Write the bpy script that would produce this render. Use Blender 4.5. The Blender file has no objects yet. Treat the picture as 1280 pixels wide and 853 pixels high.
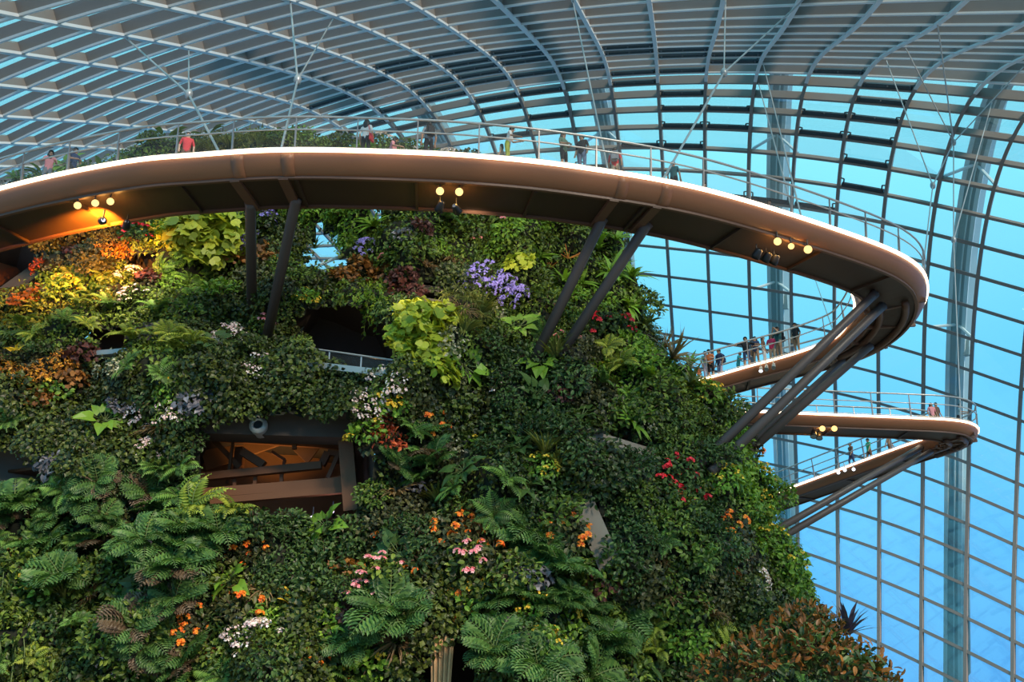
import bpy, bmesh, math, random
import numpy as np
from mathutils import Vector, Matrix, noise
from mathutils.bvhtree import BVHTree
random.seed(7)
RNG = np.random.default_rng(7)
SC = bpy.context.scene
COL = SC.collection
R = math.radians

# ------------------------------------------------------------------ camera
F = 1230.0                      # focal length in pixels of the 1280 x 853 frame
PITCH = R(22.0)
cam = bpy.data.cameras.new('camera')
cam.sensor_width = 36.0
cam.lens = 36.0 * F / 1280.0
cam.clip_end = 600
camo = bpy.data.objects.new('camera', cam)
COL.objects.link(camo)
camo.location = (0, 0, 0)       # eye level is z = 0, the floor lies 1.6 m below
camo.rotation_euler = (R(90) + PITCH, 0, 0)
SC.camera = camo

# ------------------------------------------------------------------ sky, daylight, exposure
world = bpy.data.worlds.new('evening_sky')
SC.world = world
world.use_nodes = True
wn, wl = world.node_tree.nodes, world.node_tree.links
wn.clear()
w_out = wn.new('ShaderNodeOutputWorld')
w_bg = wn.new('ShaderNodeBackground')
w_tc = wn.new('ShaderNodeTexCoord')
w_sep = wn.new('ShaderNodeSeparateXYZ')
w_ramp = wn.new('ShaderNodeValToRGB')
w_noise = wn.new('ShaderNodeTexNoise')
w_mix = wn.new('ShaderNodeMix')
w_mix.data_type = 'RGBA'
wl.new(w_tc.outputs['Generated'], w_sep.inputs[0])
wl.new(w_sep.outputs['Z'], w_ramp.inputs['Fac'])
cr = w_ramp.color_ramp
cr.elements[0].position = 0.0
cr.elements[0].color = (0.080, 0.325, 0.76, 1)
cr.elements[1].position = 1.0
cr.elements[1].color = (0.36, 0.88, 1.0, 1)
e = cr.elements.new(0.30); e.color = (0.125, 0.56, 0.90, 1)
e = cr.elements.new(0.55); e.color = (0.27, 0.82, 0.97, 1)
w_noise.inputs['Scale'].default_value = 2.2
w_noise.inputs['Detail'].default_value = 3
wl.new(w_tc.outputs['Generated'], w_noise.inputs['Vector'])
w_mix.inputs['B'].default_value = (0.36, 0.80, 0.98, 1)
w_mr = wn.new('ShaderNodeMapRange')
w_mr.inputs['From Min'].default_value = 0.45
w_mr.inputs['From Max'].default_value = 0.85
w_mr.inputs['To Max'].default_value = 0.45
wl.new(w_noise.outputs['Fac'], w_mr.inputs['Value'])
wl.new(w_mr.outputs[0], w_mix.inputs['Factor'])
wl.new(w_ramp.outputs['Color'], w_mix.inputs['A'])
wl.new(w_mix.outputs['Result'], w_bg.inputs['Color'])
w_bg.inputs['Strength'].default_value = 1.25
wl.new(w_bg.outputs[0], w_out.inputs[0])

sun_d = bpy.data.lights.new('evening_sun', 'SUN')
sun_d.energy = 4.5
sun_d.color = (1.0, 0.80, 0.62)
sun_d.angle = R(13)
sun = bpy.data.objects.new('evening_sun', sun_d)
COL.objects.link(sun)
SUN_FROM = Vector((0.50, -0.74, 0.48))
sun.rotation_euler = (-SUN_FROM).to_track_quat('-Z', 'Y').to_euler()

SC.view_settings.view_transform = 'Standard'
SC.view_settings.look = 'None'
SC.view_settings.gamma = 1.0
SC.view_settings.use_curve_mapping = False
SC.view_settings.exposure = 0.0
SC.cycles.transparent_max_bounces = 24
SC.cycles.max_bounces = 6

# ------------------------------------------------------------------ helpers
def ray(px, py):
    a = (px - 640) / F; b = (426.5 - py) / F
    return Vector((a, math.cos(PITCH) - b * math.sin(PITCH), math.sin(PITCH) + b * math.cos(PITCH)))
def at_height(px, py, h):
    r = ray(px, py); return r * (h / r.z)
def at_depth(px, py, y):
    r = ray(px, py); return r * (y / r.y)
def project(p):
    d = p[1] * math.cos(PITCH) + p[2] * math.sin(PITCH)
    v = p[2] * math.cos(PITCH) - p[1] * math.sin(PITCH)
    return 640 + F * p[0] / d, 426.5 - F * v / d

def tag(o, label=None, cat=None, group=None, kind=None):
    if label: o['label'] = label
    if cat: o['category'] = cat
    if group: o['group'] = group
    if kind: o['kind'] = kind
    return o
def mesh(name, verts, faces, mats, mi=None, smooth=False):
    me = bpy.data.meshes.new(name)
    me.from_pydata([tuple(v) for v in verts], [], [tuple(f) for f in faces])
    for m in (mats if isinstance(mats, (list, tuple)) else [mats]):
        me.materials.append(m)
    if mi is not None:
        me.polygons.foreach_set('material_index', np.asarray(mi, dtype=np.int32))
    if smooth:
        me.polygons.foreach_set('use_smooth', np.ones(len(me.polygons), dtype=bool))
    me.update()
    return me
def obj(name, me, parent=None, loc=None, rot=None, scale=None):
    o = bpy.data.objects.new(name, me)
    COL.objects.link(o)
    if parent is not None: o.parent = parent
    if loc is not None: o.location = loc
    if rot is not None: o.rotation_euler = rot
    if scale is not None: o.scale = (scale,) * 3 if isinstance(scale, (int, float)) else scale
    return o
def empty(name, loc=(0, 0, 0), rz=0.0):
    o = bpy.data.objects.new(name, None)
    o.empty_display_size = 0.3
    COL.objects.link(o)
    o.location = loc
    o.rotation_euler = (0, 0, rz)
    return o

class MB:
    def __init__(s): s.v = []; s.f = []; s.m = []
    def add(s, v, f, m=0):
        b = len(s.v); s.v += [tuple(x) for x in v]
        s.f += [tuple(b + i for i in q) for q in f]; s.m += [m] * len(f)
    def box(s, c, ax, ay, az, m=0):
        c, ax, ay, az = Vector(c), Vector(ax), Vector(ay), Vector(az)
        v = [c + ax * i + ay * j + az * k for k in (-1, 1) for j in (-1, 1) for i in (-1, 1)]
        s.add(v, [(0, 2, 3, 1), (4, 5, 7, 6), (0, 1, 5, 4), (2, 6, 7, 3), (0, 4, 6, 2), (1, 3, 7, 5)], m)
    def bar(s, a, b, w, h, up=(0, 0, 1), m=0):
        a, b = Vector(a), Vector(b); t = b - a
        l = t.length; t.normalize()
        x = t.cross(Vector(up))
        if x.length < 1e-4: x = t.cross(Vector((1, 0, 0)))
        x.normalize(); z = x.cross(t)
        s.box((a + b) / 2, x * w / 2, t * l / 2, z * h / 2, m)
    def tube(s, pts, r, n=8, m=0, caps=True):
        pts = [Vector(p) for p in pts]
        rs = r if isinstance(r, (list, tuple)) else [r] * len(pts)
        rings = []; x = None
        for i, p in enumerate(pts):
            t = (pts[min(i + 1, len(pts) - 1)] - pts[max(i - 1, 0)]).normalized()
            if x is None:
                x = t.cross(Vector((0, 0, 1)))
                if x.length < 1e-3: x = t.cross(Vector((1, 0, 0)))
            x = (x - t * x.dot(t)).normalized(); y = t.cross(x)
            rings.append([p + (x * math.cos(2 * math.pi * k / n) + y * math.sin(2 * math.pi * k / n)) * rs[i] for k in range(n)])
        v = [q for rg in rings for q in rg]; f = []
        for i in range(len(pts) - 1):
            for k in range(n):
                k2 = (k + 1) % n
                f.append((i * n + k, i * n + k2, (i + 1) * n + k2, (i + 1) * n + k))
        if caps:
            f.append(tuple(range(n))[::-1]); f.append(tuple((len(pts) - 1) * n + k for k in range(n)))
        s.add(v, f, m)
    def lathe(s, prof, n=12, M=None, m=0):
        v = []; f = []
        for r_, z_ in prof:
            for k in range(n):
                p = Vector((r_ * math.cos(2 * math.pi * k / n), r_ * math.sin(2 * math.pi * k / n), z_))
                v.append(M @ p if M else p)
        for i in range(len(prof) - 1):
            for k in range(n):
                k2 = (k + 1) % n
                f.append((i * n + k, i * n + k2, (i + 1) * n + k2, (i + 1) * n + k))
        s.add(v, f, m)
    def sphere(s, c, r, m=0, n=8, h=6, sq=(1, 1, 1)):
        v = []; f = []
        for i in range(h + 1):
            a = math.pi * i / h
            for k in range(n):
                b = 2 * math.pi * k / n
                v.append((c[0] + r * sq[0] * math.sin(a) * math.cos(b), c[1] + r * sq[1] * math.sin(a) * math.sin(b), c[2] + r * sq[2] * math.cos(a)))
        for i in range(h):
            for k in range(n):
                k2 = (k + 1) % n
                f.append((i * n + k, (i + 1) * n + k, (i + 1) * n + k2, i * n + k2))
        s.add(v, f, m)
    def build(s, name, mats, parent=None, smooth=False, **kw):
        return obj(name, mesh(name, s.v, s.f, mats, s.m, smooth), parent, **kw)
    def data(s, name, mats, smooth=False): return mesh(name, s.v, s.f, mats, s.m, smooth)

# ------------------------------------------------------------------ materials
def newmat(name):
    m = bpy.data.materials.new(name); m.use_nodes = True
    n = m.node_tree.nodes; n.clear()
    return m, n, m.node_tree.links
def pbr(name, c, rough=0.5, metal=0.0, var=0.12, scale=3.0, bump=0.0, spec=0.4):
    m, n, l = newmat(name)
    o = n.new('ShaderNodeOutputMaterial'); b = n.new('ShaderNodeBsdfPrincipled')
    tc = n.new('ShaderNodeTexCoord'); nz = n.new('ShaderNodeTexNoise'); mx = n.new('ShaderNodeMix'); mx.data_type = 'RGBA'
    nz.inputs['Scale'].default_value = scale; nz.inputs['Detail'].default_value = 5
    l.new(tc.outputs['Object'], nz.inputs['Vector'])
    mx.inputs['A'].default_value = tuple(x * (1 - var) for x in c) + (1,)
    mx.inputs['B'].default_value = tuple(min(1, x * (1 + var)) for x in c) + (1,)
    l.new(nz.outputs['Fac'], mx.inputs['Factor'])
    l.new(mx.outputs['Result'], b.inputs['Base Color'])
    b.inputs['Roughness'].default_value = rough; b.inputs['Metallic'].default_value = metal
    b.inputs['Specular IOR Level'].default_value = spec
    if bump:
        bp = n.new('ShaderNodeBump'); bp.inputs['Strength'].default_value = bump
        nz2 = n.new('ShaderNodeTexNoise'); nz2.inputs['Scale'].default_value = scale * 5
        l.new(tc.outputs['Object'], nz2.inputs['Vector'])
        l.new(nz2.outputs['Fac'], bp.inputs['Height']); l.new(bp.outputs[0], b.inputs['Normal'])
    l.new(b.outputs[0], o.inputs[0])
    return m
def emit(name, c, s):
    m, n, l = newmat(name)
    o = n.new('ShaderNodeOutputMaterial'); b = n.new('ShaderNodeEmission')
    b.inputs['Color'].default_value = tuple(c) + (1,); b.inputs['Strength'].default_value = s
    l.new(b.outputs[0], o.inputs[0]); return m
def glass(name, tint, refl, rough=0.0, haze=0.0):
    m, n, l = newmat(name)
    o = n.new('ShaderNodeOutputMaterial'); t = n.new('ShaderNodeBsdfTransparent'); g = n.new('ShaderNodeBsdfGlossy')
    t.inputs['Color'].default_value = tuple(tint) + (1,)
    g.inputs['Roughness'].default_value = rough
    fr = n.new('ShaderNodeFresnel'); fr.inputs['IOR'].default_value = 1.45
    mt = n.new('ShaderNodeMath'); mt.operation = 'MULTIPLY'; mt.inputs[1].default_value = refl; mt.use_clamp = True
    mx = n.new('ShaderNodeMixShader')
    l.new(fr.outputs[0], mt.inputs[0]); l.new(mt.outputs[0], mx.inputs[0])
    l.new(t.outputs[0], mx.inputs[1]); l.new(g.outputs[0], mx.inputs[2])
    last = mx
    if haze:
        d = n.new('ShaderNodeBsdfDiffuse'); d.inputs['Color'].default_value = (0.8, 0.75, 0.7, 1)
        m2 = n.new('ShaderNodeMixShader'); m2.inputs[0].default_value = haze
        l.new(mx.outputs[0], m2.inputs[1]); l.new(d.outputs[0], m2.inputs[2]); last = m2
    l.new(last.outputs[0], o.inputs[0]); return m
def leafmat(name, c1, c2=None, c3=None, rough=0.45, trans=0.25, objvar=0.25):
    """leaf surface: colour differs from leaf to leaf and a little from plant to plant"""
    m, n, l = newmat(name)
    c2 = c2 or tuple(x * 0.55 for x in c1); c3 = c3 or tuple(min(1, x * 1.45) for x in c1)
    o = n.new('ShaderNodeOutputMaterial'); b = n.new('ShaderNodeBsdfPrincipled'); tr = n.new('ShaderNodeBsdfTranslucent')
    ge = n.new('ShaderNodeNewGeometry'); oi = n.new('ShaderNodeObjectInfo'); rp = n.new('ShaderNodeValToRGB')
    r = rp.color_ramp; r.elements[0].position = 0.1; r.elements[1].position = 0.9
    r.elements[0].color = tuple(c2) + (1,); r.elements[1].color = tuple(c3) + (1,)
    k = r.elements.new(0.5); k.color = tuple(c1) + (1,)
    l.new(ge.outputs['Random Per Island'], rp.inputs['Fac'])
    mr = n.new('ShaderNodeMapRange'); mr.inputs['To Min'].default_value = 1 - objvar; mr.inputs['To Max'].default_value = 1 + objvar
    l.new(oi.outputs['Random'], mr.inputs['Value'])
    hs = n.new('ShaderNodeHueSaturation'); l.new(rp.outputs['Color'], hs.inputs['Color']); l.new(mr.outputs[0], hs.inputs['Value'])
    l.new(hs.outputs['Color'], b.inputs['Base Color'])
    tm = n.new('ShaderNodeMix'); tm.data_type = 'RGBA'; tm.blend_type = 'MULTIPLY'; tm.inputs['Factor'].default_value = 1
    l.new(hs.outputs['Color'], tm.inputs['A']); tm.inputs['B'].default_value = (1.5, 1.3, 0.5, 1)
    l.new(tm.outputs['Result'], tr.inputs['Color'])
    b.inputs['Roughness'].default_value = rough; b.inputs['Specular IOR Level'].default_value = 0.35
    mx = n.new('ShaderNodeMixShader'); mx.inputs[0].default_value = trans
    l.new(b.outputs[0], mx.inputs[1]); l.new(tr.outputs[0], mx.inputs[2]); l.new(mx.outputs[0], o.inputs[0])
    return m

M = {}
M['steel_lit'] = pbr('flange_lit_tone', (0.66, 0.67, 0.67), 0.45, 0.0, 0.06, 0.6)  # light along the roof flanges' lower edges, put into the steel colour
M['steel'] = pbr('painted_steel', (0.225, 0.196, 0.175), 0.5, 0.0, 0.08, 0.6)
M['steel_dark'] = pbr('dark_roller_metal', (0.03, 0.045, 0.055), 0.45, 0.0, 0.2)
M['column'] = pbr('pale_blue_steel', (0.55, 0.68, 0.70), 0.5, 0.0, 0.08, 0.5)
M['column_face'] = pbr('slate_blue_steel', (0.24, 0.36, 0.38), 0.5, 0.0, 0.1, 0.5)
M['pane_wall'] = glass('wall_glass', (0.94, 0.985, 1.0), 1.1)
M['pane'] = glass('dome_glass', (0.94, 0.985, 1.0), 0.30)
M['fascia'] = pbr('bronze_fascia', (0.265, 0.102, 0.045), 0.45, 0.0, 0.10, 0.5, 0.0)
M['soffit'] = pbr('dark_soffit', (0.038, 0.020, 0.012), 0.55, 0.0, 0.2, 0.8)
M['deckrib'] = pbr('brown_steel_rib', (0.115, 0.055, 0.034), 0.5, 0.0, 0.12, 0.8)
M['deck'] = pbr('deck_grating', (0.18, 0.15, 0.13), 0.7, 0.0, 0.2, 2)
M['strip'] = emit('warm_led', (1.0, 0.76, 0.50), 5.5)
M['rail'] = pbr('rail_steel', (0.45, 0.42, 0.40), 0.35, 0.5, 0.1)
M['post'] = pbr('post_steel', (0.30, 0.27, 0.26), 0.4, 0.4, 0.1)
M['railglass'] = glass('balustrade_mesh', (0.99, 0.985, 0.98), 0.02, 0.2, 0.018)
M['strut'] = pbr('strut_paint', (0.082, 0.062, 0.055), 0.45, 0.0, 0.12, 0.7)
M['cable'] = pbr('cable_steel', (0.40, 0.40, 0.40), 0.35, 0.3, 0.1)
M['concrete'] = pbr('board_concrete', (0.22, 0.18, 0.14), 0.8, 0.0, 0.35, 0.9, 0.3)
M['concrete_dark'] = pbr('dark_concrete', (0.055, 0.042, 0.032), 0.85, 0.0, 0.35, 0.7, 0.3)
M['soil'] = pbr('planted_wall_felt', (0.012, 0.014, 0.007), 0.95, 0.0, 0.4, 1.5, 0.4)
M['ground'] = pbr('paved_ground', (0.30, 0.26, 0.22), 0.85, 0.0, 0.25, 0.4)
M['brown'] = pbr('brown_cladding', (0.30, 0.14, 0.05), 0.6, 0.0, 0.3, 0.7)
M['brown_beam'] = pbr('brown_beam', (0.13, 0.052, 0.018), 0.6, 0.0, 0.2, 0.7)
M['lamp_body'] = pbr('lamp_black', (0.02, 0.02, 0.022), 0.4, 0.2, 0.2)
M['lamp_grey'] = pbr('lamp_grey', (0.35, 0.36, 0.34), 0.4, 0.3, 0.1)
M['sodium'] = emit('amber_lamp', (1.0, 0.62, 0.20), 2.2)
M['coolwhite'] = emit('cool_lamp', (0.85, 0.9, 1.0), 3.0)
M['violet'] = emit('violet_lamp', (0.8, 0.62, 1.0), 4.0)

# ------------------------------------------------------------------ the glass dome
DC=[4.805,47.964,23.466,-6.566,-33.474,-0.817,-0.157,-3.703,-10.384,0.027,2.378,2.260,-0.104,-0.702,0.853,0.093,-0.097,-0.909,0.089,0.319,-0.150,-0.075,-0.150,0.295,-0.017,-0.043,0.075,28.087,-16.482,-8.958,5.498,3.667,7.506,-2.958,-3.024,-1.809,1.223,1.232,-0.458,-0.180,0.092,0.628,-0.238,-0.138,-0.536,0.184,0.232,-0.423,-0.038,-0.005,0.237,-0.042,-0.123,0.173,-0.882,-0.972,-1.279,0.235,0.174,-1.354,0.122,-0.486,1.762,-0.192,-0.018,-0.026,-0.021,0.093,-0.340,0.051,-0.063,0.067,0.019,0.062,0.007,-0.018,0.127,-0.143,-0.022,-0.080,0.011,-0.337,-0.286,0.102,0.253,-0.106,0.472,-0.113,0.028,-0.049,-0.011,-0.044,-0.070,0.063,0.037,0.058,-0.000,-0.071,0.010,0.032,0.014,0.024,0.005,0.093,-0.062,-0.043,-0.020,-0.064,0.038,0.105,0.060,0.127,0.054,0.195,-0.147,-0.065,-0.155,0.005,0.022,-0.064,0.049,-0.060,0.166,0.001,0.021,0.020,-0.023,-0.019,-0.032,0.011,-0.036,0.033,-0.000,0.052,-0.030,0.066,0.047,-0.010,-0.044,0.037,-0.111,-0.004,0.001,-0.010,0.022,-0.012,0.055,-0.024,-0.015,-0.006,-0.013,-0.002,0.026,-0.018,-0.015,0.010,0.012,-0.023,-0.001,0.034,0.029,-0.002,0.007,-0.028,0.025,-0.054,-0.016,-0.038,0.046,0.044,-0.011,0.011,-0.020,0.044,-0.022,0.025,-0.056,-0.007,-0.010,-0.006,0.005,-0.002,0.011,0.008,0.019,-0.017,0.013,-0.007,0.004]
DI0, DI1, DJ0, DJ1, DS = -12, 10, -10, 34, 1.3
DCM = np.array(DC).reshape(7, 9, 3) * DS
def dome_fit(i, j):
    i = np.atleast_1d(np.asarray(i, float)); j = np.atleast_1d(np.asarray(j, float))
    A = np.polynomial.chebyshev.chebvander(2 * (i - DI0) / (DI1 - DI0) - 1, 6)
    B = np.polynomial.chebyshev.chebvander(2 * (j - DJ0) / (DJ1 - DJ0) - 1, 8)
    return np.einsum('na,nb,abk->nk', A, B, DCM)
def dome(i, j):                 # straight continuation below the lowest measured transoms
    i = np.atleast_1d(np.asarray(i, float)); j = np.atleast_1d(np.asarray(j, float)); i, j = np.broadcast_arrays(i, j)
    jc = np.maximum(j, -7.0); P = dome_fit(i, jc)
    return P + (j - jc)[:, None] * (dome_fit(i, jc + 1.0) - P)
def dome_n(i, j):
    du = dome(np.asarray(i) + .1, j) - dome(np.asarray(i) - .1, j); dv = dome(i, np.asarray(j) + .1) - dome(i, np.asarray(j) - .1)
    n = np.cross(du, dv); n /= np.linalg.norm(n, axis=1)[:, None]
    p = dome(i, j); s = np.sign((n * (p - np.array([0, 45, 10]))).sum(1)); return n * s[:, None]
RI = list(range(-12, 11)); RJ = list(range(-10, 35))
DEPTH = 0.80
def rib_depth(i, j): return 0.32 + (DEPTH - 0.22 * np.clip((-2.5 - np.asarray(i, float)) / 4, 0, 1) - 0.32) * np.clip((np.asarray(j, float) - 5) / 7, 0, 1)
ceiling = empty('ceiling')
tag(ceiling, 'curved glass dome on grey steel ribs and deep transoms over the whole garden', 'glass dome', None, 'structure')
def sweep_box(P, N, W, w, d0, d1):
    """box section swept along P, N outward, W sideways"""
    v = []; f = []
    D1 = np.broadcast_to(np.asarray(d1, float), (len(P),))
    for p, n, s, e1 in zip(P, N, W, D1):
        v += [p + s * w / 2 + n * d0, p - s * w / 2 + n * d0, p - s * w / 2 + n * e1, p + s * w / 2 + n * e1]
    k = len(P)
    for i in range(k - 1):
        for a in range(4):
            b = (a + 1) % 4
            f.append((i * 4 + a, i * 4 + b, i * 4 + 4 + b, i * 4 + 4 + a))
    f += [(3, 2, 1, 0), tuple((k - 1) * 4 + a for a in range(4))]
    return v, f
def unit(a): return a / np.linalg.norm(a, axis=1)[:, None]
for i in RI:
    jj = np.linspace(RJ[0], RJ[-1], 84); ii = np.full(84, float(i))
    P = dome(ii, jj); N = dome_n(ii, jj); T = unit(np.gradient(P, axis=0)); Wd = unit(np.cross(T, N))
    v, f = sweep_box(P, N, Wd, 0.16, 0.08, rib_depth(ii, jj))
    mb = MB(); mb.add(v, f)
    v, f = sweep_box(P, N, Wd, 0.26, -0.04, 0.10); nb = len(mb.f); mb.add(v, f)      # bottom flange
    mb.m[nb:] = [1 if jj[min(q // 4, 83)] > 11 else 0 for q in range(len(f))]  # roof part of the flange takes the lit tone, wall part stays plain steel
    mb.build('rib', [M['steel'], M['steel_lit']], ceiling)
for j in RJ:
    ii = np.linspace(RI[0], RI[-1], 89); jj = np.full(89, float(j))
    P = dome(ii, jj); N = dome_n(ii, jj); T = unit(np.gradient(P, axis=0)); Wd = unit(np.cross(T, N))
    v, f = sweep_box(P, N, Wd, 0.12, 0.06, rib_depth(ii, jj))
    mb = MB(); mb.add(v, f)
    v, f = sweep_box(P, N, Wd, 0.24, -0.0, 0.10); mb.add(v, f, 1 if j > 11 else 0)  # painted-in light line on roof transoms only
    mb.build('transom', [M['steel'], M['steel_lit']], ceiling)
def dome_cell(i, j, d0, d1, inset=0.0):
    a = np.array([i + inset, i + 1 - inset, i + 1 - inset, i + inset]); b = np.array([j + inset, j + inset, j + 1 - inset, j + 1 - inset])
    P = dome(a, b); N = dome_n(a, b)
    return [Vector(p) for p in np.concatenate([P + N * d0, P + N * d1])], [(0, 1, 2, 3), (7, 6, 5, 4), (0, 4, 5, 1), (1, 5, 6, 2), (2, 6, 7, 3), (3, 7, 4, 0)]
DOME_CELLS = [(i, j) for i in RI[:-1] for j in RJ[:-1]]     # panes are built once the mountain stands (see below)
# roller blinds drawn across the upper cells
ROLLERS = [(0, j) for j in (8, 9, 10, 12, 14, 15)] + [(0, 7)] + [(-1, j) for j in (7, 11, 12, 15, 16)] + [(1, j) for j in (8, 9, 14, 13)] + \
          [(-2, j) for j in (13,)] + [(-3, j) for j in (9, 11, 13, 15, 16, 17)] + [(-4, j) for j in (8, 10, 11, 13, 14, 15, 16, 18)] + \
          [(-5, j) for j in (12, 13, 14, 17, 18)] + [(-6, j) for j in (10, 12, 16)] + [(-7, j) for j in (11, 13, 15)] + \
          [(3, j) for j in (8, 9, 12)] + [(4, j) for j in (6, 7, 8, 9, 10, 11)] + [(3, 5), (2, 5), (-2, 6), (-3, 6), (0, 5), (1, 5)]
for (i, j) in ROLLERS:
    mb = MB(); t = np.linspace(0.06, 0.94, 7)
    jf = np.full(7, j + 0.10); P = dome(i + t, jf); N = dome_n(i + t, jf)
    mb.tube([Vector(p + n * 0.22) for p, n in zip(P, N)], 0.20, 8)
    for q in (0.1, 0.5, 0.9):
        p = dome(i + q, j + 0.10)[0]; n = dome_n(i + q, j + 0.10)[0]; p2 = dome(i + q, j + (0.34 if q != 0.5 else 0.2))[0]
        mb.bar(Vector(p + n * 0.1), Vector(p2 + n * 0.1), 0.10, 0.10, Vector(n))
        if q != 0.5: mb.bar(Vector(p2 + n * 0.1), Vector(dome(i + (0.03 if q < .5 else 0.97), j + 0.36)[0] + n * 0.1), 0.08, 0.08, Vector(n))
    mb.build('shade_roller', M['steel_dark'], ceiling)

# low plinth that carries the dome, and the ground
mb = MB(); ii = np.linspace(RI[0], RI[-1], 45); P = dome(ii, np.full(45, -10.0)); N = dome_n(ii, np.full(45, -10.0))
v = []; f = []
for p, n in zip(P, N):
    h = np.array([n[0], n[1], 0]); h /= np.linalg.norm(h)
    for q, zz in ((p, p[2] + .1), (p + h * 1.3, p[2] + .1), (p + h * 1.3, -1.6), (p, -1.6)): v.append((q[0], q[1], max(zz, -1.5) if zz > -1.6 else zz))
for k in range(44):
    for a in range(4): b = (a + 1) % 4; f.append((k * 4 + a, k * 4 + b, k * 4 + 4 + b, k * 4 + 4 + a))
mb.add(v, f); tag(mb.build('wall_back', M['concrete']), 'concrete base wall under the glass dome', None, None, 'structure')
mb = MB(); mb.box((0, 45, -1.85), (75, 0, 0), (0, 80, 0), (0, 0, 0.25))
tag(mb.build('floor', M['ground']), 'dark paved garden floor', None, None, 'structure')

# big steel arches standing outside the glass
def arch(i0, j0, j1, off, label):
    root = empty('steel_arch', dome(i0, j0)[0] + dome_n(i0, 3.0)[0] * off)
    tag(root, label, 'column', 'box columns outside the glass')
    jj = np.linspace(j0, j1, 50); ii = np.full(50, float(i0))
    P = dome(ii, jj); N = dome_n(ii, np.maximum(jj, 3.0)); T = unit(np.gradient(P, axis=0)); Wd = unit(np.cross(T, N)); O = np.array(root.location)
    mb = MB(); v, f = sweep_box(P - O, N, Wd, 1.45, off, off + 1.7); mb.add(v, f); mb.build('shaft', M['column_face'], root)
    for s in (-0.62, 0.62, -0.12):
        mb = MB(); v, f = sweep_box(P - O + Wd * s, N, Wd, 0.34 if abs(s) > .5 else 0.10, off - 0.10, off + 0.02); mb.add(v, f); mb.build('flange', M['column'], root)
    for jb in (2.0, 7.0, 12.0, 17.0):
        if not j0 < jb < j1: continue
        c = dome(i0, jb)[0] + dome_n(i0, jb)[0] * (off + .2)
        for di in (-1, 1):
            tgt = dome(round(i0 + di * 0.6) if abs(round(i0 + di * .6) - i0) > .2 else i0 + di, jb - 0.15)[0] + dome_n(i0, jb)[0] * 1.0
            mb = MB(); mb.tube([c - O, tgt - O], 0.13, 6); mb.build('brace', M['column'], root)
    c = dome(i0 + 0.25, 1.2)[0] + dome_n(i0, 1.2)[0] * (off - .1)
    mb = MB(); mb.bar(c - O, c - O + T[10] * 1.4, 0.5, 0.4, N[10]); mb.build('junction_box', M['column_face'], root)
    return root
arch(2.38, -9.9, 24, 2.6, 'tall blue-grey steel box column outside the glass behind the crowded walkway')
arch(6.42, -9.9, 24, 2.6, 'blue-grey steel box column rising and curving outside the glass at far right')
arch(-1.5, -9.9, 24, 2.6, 'blue-grey steel box column outside the glass behind the couple at the railing')
arch(-5.5, -9.9, 24, 2.6, 'blue-grey steel column outside the glass, seen dimly behind the upper left walkway')
DJx, DIx = np.meshgrid(np.linspace(-10, 31, 124), np.linspace(-12, 10, 67)); DP = dome(DIx.ravel(), DJx.ravel())
dome_bvh = BVHTree.FromPolygons([tuple(p) for p in DP], [(a * 124 + b, a * 124 + b + 1, a * 124 + 125 + b, a * 124 + 124 + b) for a in range(66) for b in range(123)])
def on_dome(px, py):
    r = ray(px, py).normalized(); h = dome_bvh.ray_cast(Vector((0, 0, 0)), r, 300)
    return h[0] if h[0] is not None else r * 90

# ------------------------------------------------------------------ the aerial walkway
UP = [(-30.0, 38.0), (-24.0, 33.7), (-18.5, 31.0), (-13.6, 29.3), (-10.7, 28.8), (-7.8, 28.5), (-4.3, 28.6), (-1.1, 28.9), (2.4, 29.6), (7.0, 31.1), (12.5, 34.0), (16.2, 36.45)]
CL = []
for k, p in enumerate(UP):
    a = Vector(UP[max(k - 1, 0)]); b = Vector(UP[min(k + 1, len(UP) - 1)]); t = (b - a).normalized(); n = Vector((-t.y, t.x))
    CL.append((p[0] + n.x * 1.5, p[1] + n.y * 1.5, 18.5, 3.0))
K1 = len(CL)
CL += [(16.75, 39.6, 18.35, 3.0), (17.0, 41.5, 17.95, 2.8), (16.2, 43.3, 17.5, 2.5), (14.3, 44.25, 17.05, 2.3), (11.4, 44.7, 16.35, 2.2), (8.7, 45.15, 15.7, 2.2)]
K2 = len(CL)
CL += [(6.9, 45.7, 15.6, 2.2), (5.9, 47.0, 15.55, 2.2), (6.6, 48.5, 15.5, 2.2), (8.4, 48.85, 15.5, 2.2), (10.9, 48.9, 15.5, 2.2), (14.2, 49.15, 15.45, 2.2), (17.3, 49.4, 15.4, 2.2), (20.6, 49.6, 15.33, 2.2), (22.2, 49.75, 15.3, 2.2)]
K3 = len(CL)
CL += [(23.35, 50.2, 15.28, 2.2), (23.95, 51.2, 15.25, 2.2), (23.5, 52.4, 15.2, 2.2), (22.4, 54.3, 15.1, 2.2), (20.3, 58.1, 14.85, 2.2), (17.3, 63.5, 14.5, 2.2), (15.0, 67.6, 14.3, 2.2)]
def catmull(P, sub=24):
    P = [Vector(p) for p in P]; out = []; par = []
    for k in range(len(P) - 1):
        p0, p1, p2, p3 = P[max(k - 1, 0)], P[k], P[k + 1], P[min(k + 2, len(P) - 1)]
        for s in range(sub):
            t = s / sub
            out.append(0.5 * ((2 * p1) + (p2 - p0) * t + (2 * p0 - 5 * p1 + 4 * p2 - p3) * t * t + (3 * p1 - p0 - 3 * p2 + p3) * t ** 3)); par.append(k + t)
    out.append(P[-1]); par.append(len(P) - 1.0)
    return np.array([tuple(q) for q in out]), np.array(par)
W4, WPAR = catmull(CL)
for _ in range(6): W4[1:-1] = 0.25 * W4[:-2] + 0.5 * W4[1:-1] + 0.25 * W4[2:]
arc = np.concatenate([[0], np.cumsum(np.linalg.norm(np.diff(W4[:, :3], axis=0), axis=1))])
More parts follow.
